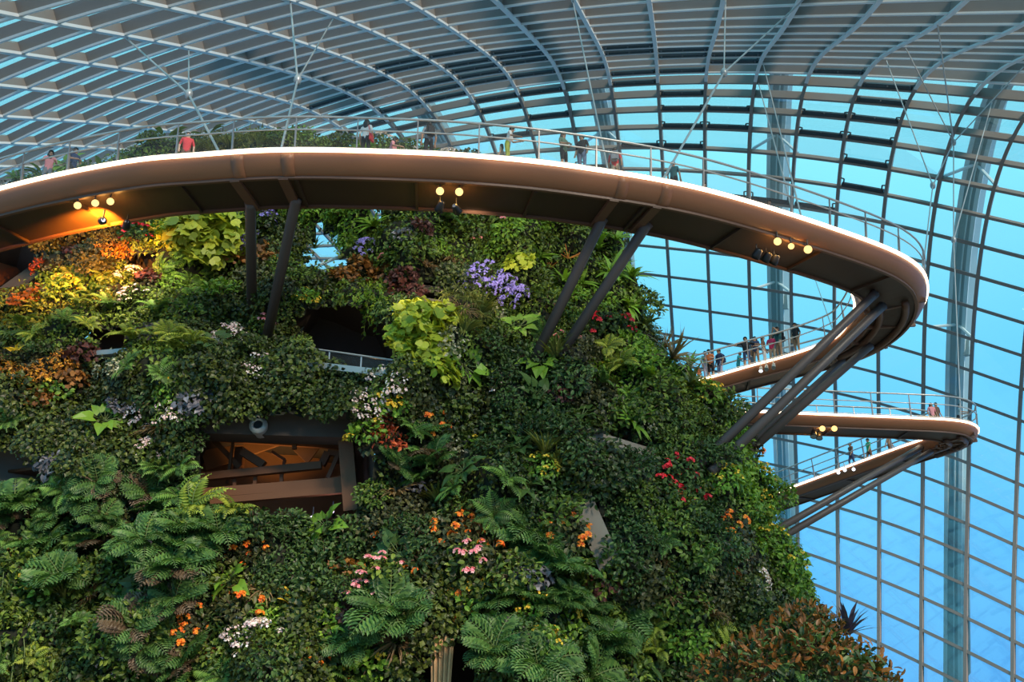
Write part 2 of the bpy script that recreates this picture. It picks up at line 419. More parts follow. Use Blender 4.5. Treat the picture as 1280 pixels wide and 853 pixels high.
NS = int(arc[-1] / 0.4); AS = np.linspace(0, arc[-1], NS + 1)
W4 = np.stack([np.interp(AS, arc, W4[:, k]) for k in range(4)], 1); WPAR = np.interp(AS, arc, WPAR)
WT = np.gradient(W4[:, :2], axis=0); WT /= np.linalg.norm(WT, axis=1)[:, None]
WL = np.stack([-WT[:, 1], WT[:, 0], np.zeros(len(WT))], 1)        # to the left of travel
def wp(k, t, z):   # t in -.5 (right) .. +.5 (left) of the width, z in widths
    return Vector(W4[k, :3] + WL[k] * t * W4[k, 3] + np.array([0, 0, z * W4[k, 3]]))
walk = empty('aerial_walkway', tuple(W4[0, :3]))
tag(walk, 'long curving bronze walkway folding back on itself high around the planted mountain', 'walkway')
WO = Vector(W4[0, :3])
HALF = [(0.5, 0.0), (0.505, -0.035), (0.49, -0.10), (0.445, -0.17), (0.375, -0.225), (0.315, -0.25)]
SEGS = [(0, int(np.searchsorted(WPAR, K1 + 0.6)), 'upper span, lit edge facing the viewer, dark underside'),
        (int(np.searchsorted(WPAR, K1 + 0.6)), int(np.searchsorted(WPAR, K2 + 0.7)), 'middle span crowded with visitors'),
        (int(np.searchsorted(WPAR, K2 + 0.7)), int(np.searchsorted(WPAR, K3 + 0.5)), 'lower level span'),
        (int(np.searchsorted(WPAR, K3 + 0.5)), NS, 'farthest span sloping behind the mountain')]
def ribbon(k0, k1, prof, mat, name, parent, closed=False, smooth=True, caps=True):
    v = []; f = []; n = len(prof)
    for k in range(k0, k1 + 1):
        for t, z in prof: v.append(wp(k, t, z) - WO)
    for a in range(k1 - k0):
        for b in range(n if closed else n - 1):
            b2 = (b + 1) % n; f.append((a * n + b, a * n + b2, a * n + n + b2, a * n + n + b))
    if closed and caps: f += [tuple(range(n))[::-1], tuple((k1 - k0) * n + b for b in range(n))]
    return obj(name, mesh(name, v, f, mat, None, smooth), parent)
WALKPOLY = []
for (k0, k1, lab) in SEGS:
    deck = ribbon(k0, k1, [(-0.5, 0.0), (0.5, 0.0), (0.5, -0.03), (-0.5, -0.03)], M['deck'], 'deck', walk, True, False)
    deck['label'] = lab
    for sgn in (-1, 1):
        out = [(sgn * t, z - 0.004) for t, z in HALF]
        inn = [(sgn * (t - 0.012), z + 0.012) for t, z in HALF][::-1]
        prof = (out + inn) if sgn < 0 else (out + inn)[::-1]
        k = k0
        while k < k1:                                         # bronze sheets, one every 2 m
            ke = min(k + 5, k1); ribbon(k, ke, prof, M['fascia'], 'fascia_panel', deck, True, True, False); k = ke
        e = sgn * 0.512; w_ = 0.020
        ribbon(k0, k1, [(e + w_, 0.012), (e - w_, 0.012), (e - w_, -0.030), (e + w_, -0.030)], M['strip'], 'light_strip', deck, True, False)
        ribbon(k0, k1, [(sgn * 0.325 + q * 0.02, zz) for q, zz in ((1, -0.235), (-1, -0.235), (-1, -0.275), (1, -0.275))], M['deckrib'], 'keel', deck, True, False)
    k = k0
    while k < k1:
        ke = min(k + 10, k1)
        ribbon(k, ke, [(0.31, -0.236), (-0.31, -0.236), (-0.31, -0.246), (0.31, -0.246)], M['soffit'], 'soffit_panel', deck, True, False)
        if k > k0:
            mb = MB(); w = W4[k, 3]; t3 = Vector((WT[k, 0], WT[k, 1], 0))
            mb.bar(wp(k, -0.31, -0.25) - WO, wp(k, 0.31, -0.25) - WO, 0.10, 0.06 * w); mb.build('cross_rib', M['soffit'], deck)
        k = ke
    # railing
    hgt = 1.25
    for sgn in (-1, 1):
        ks = list(range(k0, k1 + 1, 5)); cant = 0.16
        for k in ks[:-1] if k1 != NS else ks:
            a = wp(k, sgn * 0.49, 0.0); b = wp(k, sgn * (0.49 + 0.05), 0) + Vector((0, 0, hgt))
            mb = MB(); t3 = (WT[k, 0], WT[k, 1], 0)
            mb.bar(a - WO, a.lerp(b, 0.66) - WO, 0.085, 0.05, t3); mb.bar(a.lerp(b, 0.6) - WO, b - WO, 0.045, 0.04, t3)
            mb.build('post', M['post'], deck)
        if sgn < 0 and k0 == 0:
            for ka in ks[:-1]:                               # fine mesh panels between the posts
                v = []
                for kk in (ka, min(ka + 5, k1)):
                    for q in (0.0, 0.012): v += [wp(kk, sgn * .496, 0) + Vector((0, q, .06)) - WO, wp(kk, sgn * .537, 0) + Vector((0, q, hgt - .06)) - WO]
                obj('mesh_panel', mesh('mesh_panel', v, [(0, 4, 5, 1), (3, 7, 6, 2), (0, 2, 6, 4), (1, 5, 7, 3), (0, 1, 3, 2), (4, 6, 7, 5)], M['railglass']), deck)
        for zz, tt, rr in ((hgt, 0.54, 0.045), (0.78, 0.521, 0.03), (0.12, 0.495, 0.016)):
            mb = MB(); mb.tube([wp(k, sgn * tt, 0) + Vector((0, 0, zz)) - WO for k in range(k0, k1 + 1, 1)], rr, 6); mb.build('handrail' if zz > 1 else 'rail', M['rail'], deck, True)
wv = []; wf = []
for k in range(NS + 1):
    for t, z in ((-0.5, 0), (0.5, 0), (0.32, -0.25), (-0.32, -0.25)): wv.append(wp(k, t, z))
for k in range(NS):
    for a in range(4): b = (a + 1) % 4; wf.append((k * 4 + a, k * 4 + b, k * 4 + 4 + b, k * 4 + 4 + a))
walk_bvh = BVHTree.FromPolygons(wv, wf)
for px in (283, 352, 768, 828):                                # welded bands above the struts
    kk = min(range(SEGS[0][0], SEGS[0][1]), key=lambda k: abs(project(wp(k, -.5, 0))[0] - px))
    bd = [(-t * 1.012, z - 0.012) for t, z in HALF[1:]]; ribbon(kk, kk + 1, bd + [(t + .03, z + .02) for t, z in bd][::-1], M['fascia'], 'fascia_band', walk, True)
    mb = MB(); mb.bar(wp(kk, -.34, -.262) - WO, wp(kk, .34, -.262) - WO, .34, .16); mb.build('cross_beam', M['deckrib'], walk)
# steel knuckle under the two outer hairpins
for ka, kb in ((K1 - 0.35, K1 + 2.4), (K3 - 0.2, K3 + 2.2)):
    ks = [int(np.searchsorted(WPAR, q)) for q in np.linspace(ka, kb, 14)]
    for tt in (0.18, -0.18):
        mb = MB(); mb.tube([wp(k, tt, -0.275) - WO for k in ks], 0.16, 6); mb.build('knuckle_ring', M['deckrib'], walk, True)
    for k in ks[1::4]:
        mb = MB(); mb.bar(wp(k, -0.46, -0.2) - WO, wp(k, 0.40, -0.27) - WO, 0.14, 0.16); mb.build('knuckle_rib', M['deckrib'], walk)

# ------------------------------------------------------------------ the planted mountain
MC = (-4.0, 47.0)
RZ = [(-1.6, 17.6), (2, 17.2), (5.4, 16.9), (7, 16.4), (8.3, 16.0), (10.4, 15.0), (11.5, 15.0), (12.8, 14.6), (14.15, 13.6), (16.2, 11.6), (18.5, 10.5), (21.1, 9.5), (22.5, 9.4), (23.6, 8.7), (24.6, 7.0), (25.4, 4.4), (25.9, 0.05)]
rz_z = np.array([a for a, b in RZ]); rz_r = np.array([b for a, b in RZ])
def inside(px, py, poly):
    c = False; n = len(poly)
    for i in range(n):
        x1, y1 = poly[i]; x2, y2 = poly[(i + 1) % n]
        if (y1 > py) != (y2 > py) and px < (x2 - x1) * (py - y1) / (y2 - y1) + x1: c = not c
    return c
OPEN = {   # where the planting stops: windows, ledges, the gap to the sky
    'window': [(243, 552), (258, 524), (330, 517), (436, 522), (458, 545), (460, 600), (452, 648), (400, 652), (330, 644), (252, 630)],
    'balcony': [(374, 398), (405, 378), (470, 386), (496, 402), (500, 430), (490, 466), (420, 470), (378, 436)],
    'small': [(116, 428), (124, 414), (150, 407), (164, 414), (164, 440), (120, 446)],
    'corner': [(-30, 302), (26, 300), (52, 322), (50, 352), (20, 366), (-30, 372)],
    'lowleft': [(-30, 552), (40, 556), (54, 590), (34, 625), (-30, 655)],
    'base': [(526, 804), (556, 795), (616, 796), (628, 880), (510, 880)],
    'ledge': [(728, 540), (775, 543), (822, 562), (818, 580), (745, 572)],
    'pillar': [(712, 624), (738, 618), (770, 685), (770, 706), (740, 694)],
    'sky': [(372, 318), (392, 300), (399, 276), (407, 282), (412, 300), (420, 291), (432, 330), (405, 338), (380, 332)],
    'skylet': [(461, 252), (474, 250), (479, 268), (464, 272)],
    'terrace': [(524, 352), (556, 350), (560, 368), (548, 392), (528, 386)],
    'ducthole': [(160, 322), (196, 316), (202, 338), (168, 346)]}
NT, NZ = 230, 150
th = np.linspace(R(-100), R(112), NT)
zz = np.concatenate([np.linspace(-1.6, 22.5, NZ - 24, endpoint=False), 22.5 + 3.4 * np.sin(np.linspace(0, math.pi / 2, 24))])
mv = np.zeros((NZ, NT, 3))
for b, z in enumerate(zz):
    r = np.interp(z, rz_z, rz_r)
    for a, t in enumerate(th):
        rx = r if t > 0 else r + (15.0 * min(1, (26.0 - z) / 3.0) ** 0.6 if z < 25.9 else 0)
        p = Vector((MC[0] + rx * math.sin(t), MC[1] - r * math.cos(t), z))
        d = 1.7 * noise.fractal(p * 0.22 + Vector((3, 1, 7)), 0.9, 2.1, 3) + 0.85 * noise.fractal(p * 0.62, 0.9, 2.1, 2)
        if z > 24: d *= 0.4
        if t > R(58): d *= max(0.35, 1 - (t - R(58)) / R(20))
        lift = (1.8 * min(1, max(0, (3.0 - p.x) / 8)) + 2.0 * min(1, max(0, (-7.0 - p.x) / 6))) * max(0, (z - 19.5) / 6.4) ** 1.2
        n = Vector((math.sin(t), -math.cos(t), 0.25)); mv[b, a] = p + n * d + Vector((0, 0, lift))
mverts = [Vector(v) for v in mv.reshape(-1, 3)]
mfaces = [(b * NT + a, b * NT + a + 1, b * NT + NT + a + 1, b * NT + NT + a) for b in range(NZ - 1) for a in range(NT - 1)]
full_bvh = BVHTree.FromPolygons(mverts, mfaces)
keep = []
for q in mfaces:
    c = (mverts[q[0]] + mverts[q[1]] + mverts[q[2]] + mverts[q[3]]) / 4
    px, py = project(c)
    if any(inside(px, py, P) for P in OPEN.values()): continue
    keep.append(q)
mountain = obj('planted_mountain', mesh('planted_mountain', mverts, keep, M['soil'], None, True))
tag(mountain, 'tall mountain-shaped wall covered in plants, with window openings in it', 'planted wall')
core_bvh = BVHTree.FromPolygons(mverts, keep)
def hit(px, py, bvh=None):
    h = (bvh or core_bvh).ray_cast(Vector((0, 0, 0)), ray(px, py).normalized(), 200)
    return h[0], h[1]
def cave(name, key, depth, mat, back_mat, drop=0.0, back=True):
    poly = OPEN[key]; pts = []
    for i in range(len(poly)):
        a, b = Vector(poly[i]), Vector(poly[(i + 1) % len(poly)]); n = max(1, int((b - a).length / 14))
        pts += [a.lerp(b, k / n) for k in range(n)]
    c0 = Vector((sum(p.x for p in pts) / len(pts), sum(p.y for p in pts) / len(pts))); ring = []
    for p in pts:
        q = p + (p - c0).normalized() * 9; h, _ = hit(q.x, q.y, full_bvh); ring.append(h if h is not None else at_depth(q.x, q.y, 36))
    d = ray(c0.x, c0.y); d = Vector((d.x, d.y, 0)).normalized() * depth; cen = sum(ring, Vector()) / len(ring)
    r1 = [cen + (p - cen) * 1.0 + d + Vector((0, 0, drop)) for p in ring]; yb = max((p - cen).dot(d.normalized()) for p in ring)
    r1 = [p + d.normalized() * (depth - (p - cen).dot(d.normalized())) for p in r1]
    n = len(ring); O = cen
    v = [p - O for p in ring + r1] + [sum(r1, Vector()) / n - O]
    f = [(i, (i + 1) % n, n + (i + 1) % n, n + i) for i in range(n)]; mi = [0] * n
    if back: f += [(n + i, n + (i + 1) % n, 2 * n) for i in range(n)]; mi += [1] * n
    o = obj(name, mesh(name, v, f, [mat, back_mat], mi), mountain); o.location = O
    return cen, d.normalized()
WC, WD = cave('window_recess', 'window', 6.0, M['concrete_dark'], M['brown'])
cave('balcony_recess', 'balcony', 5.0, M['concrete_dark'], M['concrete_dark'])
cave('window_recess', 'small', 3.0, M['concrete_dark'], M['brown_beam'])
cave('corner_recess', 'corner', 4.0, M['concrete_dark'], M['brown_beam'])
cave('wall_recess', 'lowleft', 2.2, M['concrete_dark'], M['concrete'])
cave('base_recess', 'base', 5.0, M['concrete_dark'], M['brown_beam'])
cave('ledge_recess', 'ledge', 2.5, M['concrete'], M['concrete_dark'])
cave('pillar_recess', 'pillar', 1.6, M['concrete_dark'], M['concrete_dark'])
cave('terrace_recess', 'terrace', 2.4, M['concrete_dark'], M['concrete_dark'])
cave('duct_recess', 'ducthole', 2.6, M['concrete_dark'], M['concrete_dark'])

# slabs and beams seen in the openings
def slab(px0, py0, px1, py1, depth_in, h, w, mat, name='ledge'):
    a, _ = hit(px0, py0, full_bvh); b, _ = hit(px1, py1, full_bvh)
    if a is None or b is None: return
    d = Vector((0, 1, 0)) * depth_in; mb = MB(); mb.bar(a + d, b + d, w, h); return mb.build(name, mat, mountain)
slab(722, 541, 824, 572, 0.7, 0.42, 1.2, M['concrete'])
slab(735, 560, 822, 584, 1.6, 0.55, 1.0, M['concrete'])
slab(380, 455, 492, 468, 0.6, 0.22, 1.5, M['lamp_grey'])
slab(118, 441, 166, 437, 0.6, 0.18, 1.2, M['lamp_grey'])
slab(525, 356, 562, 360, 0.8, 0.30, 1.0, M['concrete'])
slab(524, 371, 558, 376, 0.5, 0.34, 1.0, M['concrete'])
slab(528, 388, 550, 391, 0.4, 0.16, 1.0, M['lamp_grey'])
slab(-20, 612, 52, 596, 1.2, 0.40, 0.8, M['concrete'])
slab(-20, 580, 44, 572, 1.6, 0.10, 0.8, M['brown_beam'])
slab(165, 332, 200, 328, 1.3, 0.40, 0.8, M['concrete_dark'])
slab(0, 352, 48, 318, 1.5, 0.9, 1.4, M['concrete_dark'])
mb = MB(); a, _ = hit(720, 622, full_bvh); b, _ = hit(762, 704, full_bvh)
mb.bar(a + Vector((0, 0.05, 0.2)), b + Vector((0, .05, -0.2)), 0.75, 0.9, (0, -1, 0)); mb.build('concrete_pillar', M['concrete'], mountain)

# what the large window opening shows: a dark box beam with a round lamp, brown beams under a brown ceiling
def win(px, py, din): return at_depth(px, py, WC.y + din)
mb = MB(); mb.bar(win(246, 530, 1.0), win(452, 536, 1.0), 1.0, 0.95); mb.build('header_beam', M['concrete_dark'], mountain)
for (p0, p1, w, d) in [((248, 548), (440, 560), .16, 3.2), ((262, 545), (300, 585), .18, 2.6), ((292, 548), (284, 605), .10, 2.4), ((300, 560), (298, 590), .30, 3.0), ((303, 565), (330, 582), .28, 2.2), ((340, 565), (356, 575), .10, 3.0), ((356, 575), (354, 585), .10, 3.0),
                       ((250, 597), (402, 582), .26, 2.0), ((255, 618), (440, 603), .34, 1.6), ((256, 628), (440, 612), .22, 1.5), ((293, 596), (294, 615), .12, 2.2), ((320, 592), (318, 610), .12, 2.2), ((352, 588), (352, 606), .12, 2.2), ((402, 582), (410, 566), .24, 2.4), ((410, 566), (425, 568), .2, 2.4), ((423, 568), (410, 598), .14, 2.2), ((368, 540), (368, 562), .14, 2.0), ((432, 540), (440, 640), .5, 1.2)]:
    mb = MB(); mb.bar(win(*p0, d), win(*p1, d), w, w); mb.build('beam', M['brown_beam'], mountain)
for (q, din) in [([(366, 562), (395, 548), (402, 556), (384, 580)], 3.4), ([(250, 560), (340, 545), (362, 552), (258, 588)], 4.2), ([(384, 606), (440, 590), (440, 612), (392, 616)], 2.8)]:
    mb = MB(); P = [win(px, py, din) for px, py in q]; n = Vector((0, 0.12, 0))
    mb.add(P + [p + n for p in P], [(0, 1, 2, 3), (7, 6, 5, 4)] + [(i, i + 4, (i + 1) % 4 + 4, (i + 1) % 4) for i in range(4)]); mb.build('ceiling_panel', M['brown'], mountain)
c = win(323, 532, 0.35)
root = empty('round_lamp', c); tag(root, 'round grey-ringed spotlight on the dark beam of the large window', 'lamp')
Mx = Matrix.Rotation(R(90 - 8), 4, 'X')
mb = MB(); mb.lathe([(0.02, 0.05), (0.16, 0.05), (0.17, 0.12), (0.23, 0.13), (0.25, 0.07), (0.30, 0.06), (0.31, 0.0), (0.26, -0.5)], 20, Mx); mb.build('ring', M['lamp_grey'], root, True)
mb = MB(); mb.lathe([(0.0, 0.06), (0.15, 0.065)], 16, Mx); mb.build('lens', M['lamp_body'], root)
# the rock behind the sky gap lies open; a thin pipe crosses it
mb = MB(); mb.tube([at_depth(400, 331, 37.5), at_depth(436, 316, 37.5)], 0.07, 6); mb.build('pipe', M['column'], mountain)

# struts that carry the walkway
def strut(p0, h0, p1, r=0.195, y1=None):
    a = at_height(p0[0], p0[1], h0)
    if y1 is None: b, _ = hit(p1[0], p1[1], full_bvh); b = b if b is not None else at_depth(p1[0], p1[1], 38)
    else: b = at_depth(p1[0], p1[1], y1)
    d = (b - a).normalized(); mb = MB()
    mb.tube([a - d * 0.1 - WO, a.lerp(b, 0.02) - WO, b + d * 0.8 - WO], [r * 1.15, r, r], 12); mb.build('strut', M['strut'], walk, True)
strut((313, 256), 17.75, (315, 402)); strut((370, 250), 17.75, (332, 430))
strut((752, 276), 17.75, (657, 472)); strut((808, 282), 17.75, (680, 474))
strut((1092, 369), 17.55, (888, 568), 0.185); strut((1102, 384), 17.35, (904, 576), 0.185)
strut((1052, 452), 16.6, (944, 550), 0.15, 41.0); strut((1086, 434), 16.8, (950, 553), 0.18, 41.0)
strut((1150, 560), 14.75, (984, 655), 0.16, 42.5); strut((1168, 562), 14.75, (993, 663), 0.16, 43.0)

# ------------------------------------------------------------------ suspension cables
def cable(pts, label, r=0.035, node=None):
    o = empty('suspension_cable', pts[0]); tag(o, label, 'cable', 'cables hung from the dome')
    for a, b in zip(pts[:-1], pts[1:]):
        mb = MB(); mb.tube([a - pts[0], b - pts[0]], r, 6); mb.build('rod', M['cable'], o)
    for k in (node or []):
        p = pts[k] - pts[0]; mb = MB(); mb.sphere(p, 0.16, 0, 8, 6, (1, 1, 1.5)); mb.build('clamp', M['cable'], o, True)
def edge_at(px):
    """point of the upper walkway's lit edge seen at column px"""
    best = None
    for k in range(SEGS[0][0], SEGS[0][1]):
        p = wp(k, -0.52, 0.0); x, y = project(p)
        if best is None or abs(x - px) < best[0]: best = (abs(x - px), p)
    return best[1]
def mid(px, py, y): return at_depth(px, py, y)
e1 = edge_at(281); e2 = edge_at(352); e3 = edge_at(834)
cable([on_dome(158, 48), mid(236, 118, 31.5), e1], 'cable slanting down from the roof to the walkway left of the bend', 0.045, [1])
cable([on_dome(236, 62), mid(236, 118, 31.5)], 'short vertical cable meeting a slanting cable at upper left')
cable([on_dome(363, 2), mid(372, 100, 31.5), e2], 'cable dropping to the walkway above the left struts', 0.045, [1])
cable([on_dome(416, 24), mid(372, 100, 31.5)], 'cable slanting right from the joint above the left struts')
cable([on_dome(716, 1), edge_at(766)], 'long thin cable crossing the roof to the right of the couple')
cable([on_dome(1004, 0), mid(905, 91, 36.0), e3], 'long cable from upper right down to the walkway above the right struts', 0.045, [1])
cable([on_dome(907, 0), mid(905, 91, 36.0)], 'vertical cable hanging from the roof at the top right of centre')
cable([on_dome(954, 80), edge_at(1004)], 'thin cable beside the tall column, left one of two close cables')
cable([on_dome(948, 104), edge_at(990)], 'thin cable beside the tall column, right one of two close cables')
n1 = mid(1192, 178, 52.0); n2 = mid(1166, 232, 50.0); ee = edge_at(1152)
cable([on_dome(1108, 76), n2], 'cable to the lower joint left of the curved column', 0.04, [1])
cable([on_dome(1132, 60), n1], 'cable to the upper joint, middle of three fanning cables')
cable([on_dome(1172, 30), n1], 'cable to the upper joint, rightmost of three fanning cables', 0.04, [1])
cable([on_dome(1279, 84), n1, n2], 'cable from the right edge through two joints near the curved column', 0.04)
cable([n2, ee], 'taut cable from the lower joint down to the walkway hairpin')
cable([on_dome(1240, 128), mid(1192, 300, 52.0), wp(SEGS[2][1] - 3, -0.5, 0)], 'cable dropping past the curved column to the lower hairpin', 0.035, [1])
cable([n1, mid(1192, 300, 52.0)], 'short cable hanging beside the curved column')
cable([on_dome(1015, 338), at_height(1045, 424, 17.5)], 'thin cable hanging behind the crowded middle walkway')

# ------------------------------------------------------------------ lamps under the walkways
def lamp(p, aim, mat, label, r=0.17, power=0.0, color=(1, .5, .12), spot=False, body='lamp_body', group=None, ln=0.38, size=0.1):
    root = empty('spotlight', p); tag(root, label, 'lamp', group)
    d = Vector(aim).normalized(); Q = d.to_track_quat('Z', 'Y').to_matrix().to_4x4()
    mb = MB(); mb.lathe([(r * 0.45, -ln), (r * 0.8, -ln * .9), (r * 1.0, -ln * .3), (r * 1.12, 0.02), (r * 0.98, 0.02), (r * 0.96, -0.03)], 14, Q); mb.build('housing', M[body], root, True)
    mb = MB(); mb.lathe([(0.0, 0.0), (r * 0.97, -0.005)], 14, Q); mb.build('lens', mat, root)
    mb = MB(); mb.bar(Q @ Vector((0, 0, -ln * .4)), Q @ Vector((0, 0, -ln * .4)) + Vector((0, 0, 0.42)), 0.07, 0.03); mb.build('bracket', M[body], root)
    if power:
        ld = bpy.data.lights.new('bulb', 'SPOT' if spot else 'POINT'); ld.energy = power; ld.color = color; ld.shadow_soft_size = size
        lo = bpy.data.objects.new('bulb', ld); COL.objects.link(lo); lo.parent = root; lo.location = d * 0.16 if spot or color[1] != .5 else Vector((0, .3, -.02))
        if spot: ld.spot_size = R(76); ld.spot_blend = 0.8; lo.rotation_euler = d.to_track_quat('-Z', 'Y').to_euler()
    return root
def under(px, py, h=17.35): return at_height(px, py, h)
for k, (px, py) in enumerate(((97, 257), (119, 254), (138, 252))):
    p = under(px, py); lamp(p, -p.normalized() + Vector((.1, 0, -.1)), M['sodium'], ['left', 'middle', 'right'][k] + ' of three glowing amber spotlights under the walkway at upper left', 0.13, 34, group='amber spotlights at upper left')
for k, (px, py) in enumerate(((550, 239), (574, 240))):
    p = under(px, py); lamp(p, -p.normalized(), M['sodium'], ['left', 'right'][k] + ' of two glowing amber spotlights under the walkway above mid mountain', 0.14, 34, group='amber spotlights in the middle')
for k, (px, py) in enumerate(((972, 302), (989, 308), (1010, 312))):
    p = under(px, py); lamp(p, -p.normalized(), M['sodium'], ['left', 'middle smaller', 'right'][k] + ' of three glowing amber spotlights near the walkway hairpin', [0.15, 0.12, 0.16][k], 40, group='amber spotlights at right')
for k, (px, py) in enumerate(((1028, 536), (1043, 536))):
    p = at_height(px, py, 14.75); lamp(p, -p.normalized(), M['sodium'], ['left', 'right'][k] + ' of two glowing amber spotlights under the lower walkway', 0.15, 34, group='amber spotlights on the lower span')
# lamps that flood the planting; they hang below the inner edge of the upper walkway
for k, (px, py, tx, ty, pw, colr, nm) in enumerate(((128, 276, 100, 296, 15000, (1, .30, .02), 'dark spotlight with pale lens flooding the orange leaves'), (158, 284, 150, 375, 2200, (1, .80, .55), 'cool white lamp flooding the pale flowers at left'),
        (548, 263, 490, 400, 1300, (1, .78, .5), 'dark spotlight aimed at the yellow-green leaves in the middle'), (572, 264, 640, 370, 1300, (1, .82, .6), 'dark spotlight aimed at the purple flowers'))):
    p = under(px, py, 17.0); t, _ = hit(tx, ty, full_bvh)
    lamp(p, t - p, M['coolwhite'], nm, 0.14, pw, colr, True, group='lamps aimed at the planting')
for k, (px, py) in enumerate(((944, 322), (956, 326), (966, 329))):
    p = at_height(px, py, 16.95); lamp(p, (-.3, .6, -.5), M['lamp_grey'], ['left', 'middle', 'right'][k] + ' of three unlit dark spotlights below the walkway edge near the hairpin', 0.17, group='dark spotlights at right')
for k, (px, py) in enumerate(((951, 464), (958, 462), (967, 460))):
    p = at_height(px, py, 15.95); lamp(p, (-.2, -.5, -.6), M['coolwhite'] if k == 0 else M['lamp_grey'], ['left', 'middle', 'right'][k] + ' of three small grey spotlights under the crowded middle span', 0.09, body='lamp_grey', group='grey spotlights on the middle span')
for k, (px, py) in enumerate(((1017, 546), (1024, 548))):
    p = at_height(px, py, 14.4); lamp(p, (-.2, -.3, -.8), M['lamp_grey'], ['left', 'right'][k] + ' of two unlit spotlights hanging beside the amber pair on the lower span', 0.16, group='unlit spotlights on the lower span')
for k, (px, py) in enumerate(((1048, 591), (1056, 588), (1067, 587))):
    p = at_height(px, py, 14.45); lamp(p, -p.normalized(), M['coolwhite'], ['left', 'middle', 'right'][k] + ' of three small white lamps on the farthest walkway span', 0.10, body='lamp_grey', group='white lamps on the farthest span')
p, _ = hit(42, 342, full_bvh); lamp(p + Vector((0, 0.9, 0)), (0.2, -1, -.1), M['violet'], 'small violet-white lamp in the dark corner at left', 0.13, 20, (.7, .5, 1))
lamp(win(415, 640, 1.6), (0, -1, 0.25), M['violet'], 'violet-white lamp at the foot of the large window, right one', 0.075, 14, (.9, .7, 1), group='lamps in the large window')
lamp(win(390, 647, 1.2), (0, -1, 0.2), M['violet'], 'violet-white lamp at the foot of the large window, left one', 0.06, 6, (.8, .75, 1), group='lamps in the large window')
def inner_light(p, aim, pw, spot):
    ld = bpy.data.lights.new('room_light', 'SPOT' if spot else 'POINT'); ld.energy = pw; ld.color = (1, .55, .2); ld.shadow_soft_size = .1
    if spot: ld.spot_size = R(80); ld.spot_blend = .8
    lo = bpy.data.objects.new('room_light', ld); COL.objects.link(lo); lo.parent = mountain; lo.location = p; lo.rotation_euler = Vector(aim).to_track_quat('-Z', 'Y').to_euler()
inner_light(win(330, 655, 3.0), (0, .3, 1), 520, True)
p, _ = hit(440, 468, full_bvh); inner_light(p + Vector((0.3, 1.6, 0.4)), (-0.1, 0.5, 1), 22, False)

# balcony railing with glass
def rail_between(pa, pb, n, label, hgt=0.95, din=0.15):
    a, _ = hit(pa[0], pa[1], full_bvh); b, _ = hit(pb[0], pb[1], full_bvh); a = a + Vector((0, din, 0)); b = b + Vector((0, din, 0))
    root = empty('balcony_railing', a); tag(root, label, 'railing')
    up = Vector((0, 0, hgt)); d = b - a
    mb = MB(); mb.tube([up * 0 + Vector(), d], 0.035, 6); mb.build('handrail', M['cable'], root)
    for k in range(n + 1):
        mb = MB(); mb.bar(d * (k / n), d * (k / n) - up, 0.05, 0.03, (0, 1, 0)); mb.build('post', M['cable'], root)
    for k in range(n):
        p, q = d * ((k + .03) / n), d * ((k + .97) / n); mb = MB(); nn = Vector((0, .02, 0))
        P = [p - up * .95, q - up * .95, q - up * .06, p - up * .06]
        mb.add(P + [x + nn for x in P], [(0, 1, 2, 3), (7, 6, 5, 4)] + [(i, i + 4, (i + 1) % 4 + 4, (i + 1) % 4) for i in range(4)]); mb.build('pane', M['railglass'], root)
rail_between((374, 432), (494, 449), 3, 'thin white-railed glass balustrade across the upper balcony opening')
# pale ropes hanging in the opening at the foot of the mountain
a, _ = hit(553, 802, full_bvh); a = a + Vector((0, -0.15, 0.1)); root = empty('hanging_ropes', a); tag(root, 'bundle of pale hanging ropes in the dark opening at the bottom', 'ropes')
mrope = pbr('pale_rope', (0.55, 0.33, 0.16), 0.8, 0, 0.25, 8)
for k in range(13):
    x0 = -0.32 + 0.64 * k / 12; pts = [Vector((x0 * (1 - .35 * t), 0.08 * math.sin(k * 2.1) , -2.2 * t + .06 * math.sin(k + t * 5))) for t in np.linspace(0, 1, 7)]
    mb = MB(); mb.tube(pts, 0.038, 6); mb.build('rope', mrope, root, True)

# ------------------------------------------------------------------ dome panes (the 300 that show largest are single parts)
def pane_vis(i, j):
    P = dome(np.array([i, i + 1, i + 1, i]), np.array([j, j, j + 1, j + 1])); q = [project(p) for p in P]
    ar = 0.5 * abs(sum(q[k][0] * q[(k + 1) % 4][1] - q[(k + 1) % 4][0] * q[k][1] for k in range(4)))
    c = Vector(P.mean(0)); px, py = project(c)
    if not (-20 < px < 1300 and -20 < py < 873): return 0
    d = c.normalized(); L = c.length
    for bv in (full_bvh, walk_bvh):
        h = bv.ray_cast(Vector((0, 0, 0)), d, L - 1)
        if h[0] is not None: return ar * 0.05
    return ar
vis = sorted(((pane_vis(i, j), i, j) for i, j in DOME_CELLS), reverse=True)
for ar, i, j in vis[:300]:
    v, f = dome_cell(i, j, float(rib_depth(i, j)) - 0.06, float(rib_depth(i, j)) - 0.02, 0.02); obj('pane', mesh('pane', v, f, M['pane_wall' if j < 6 else 'pane']), ceiling)
mb = MB()
for ar, i, j in vis[300:]:
    v, f = dome_cell(i, j, float(rib_depth(i, j)) - 0.06, float(rib_depth(i, j)) - 0.02, 0.02); mb.add(v, f)
o = mb.build('pane', M['pane'], ceiling); o['kind'] = 'stuff'

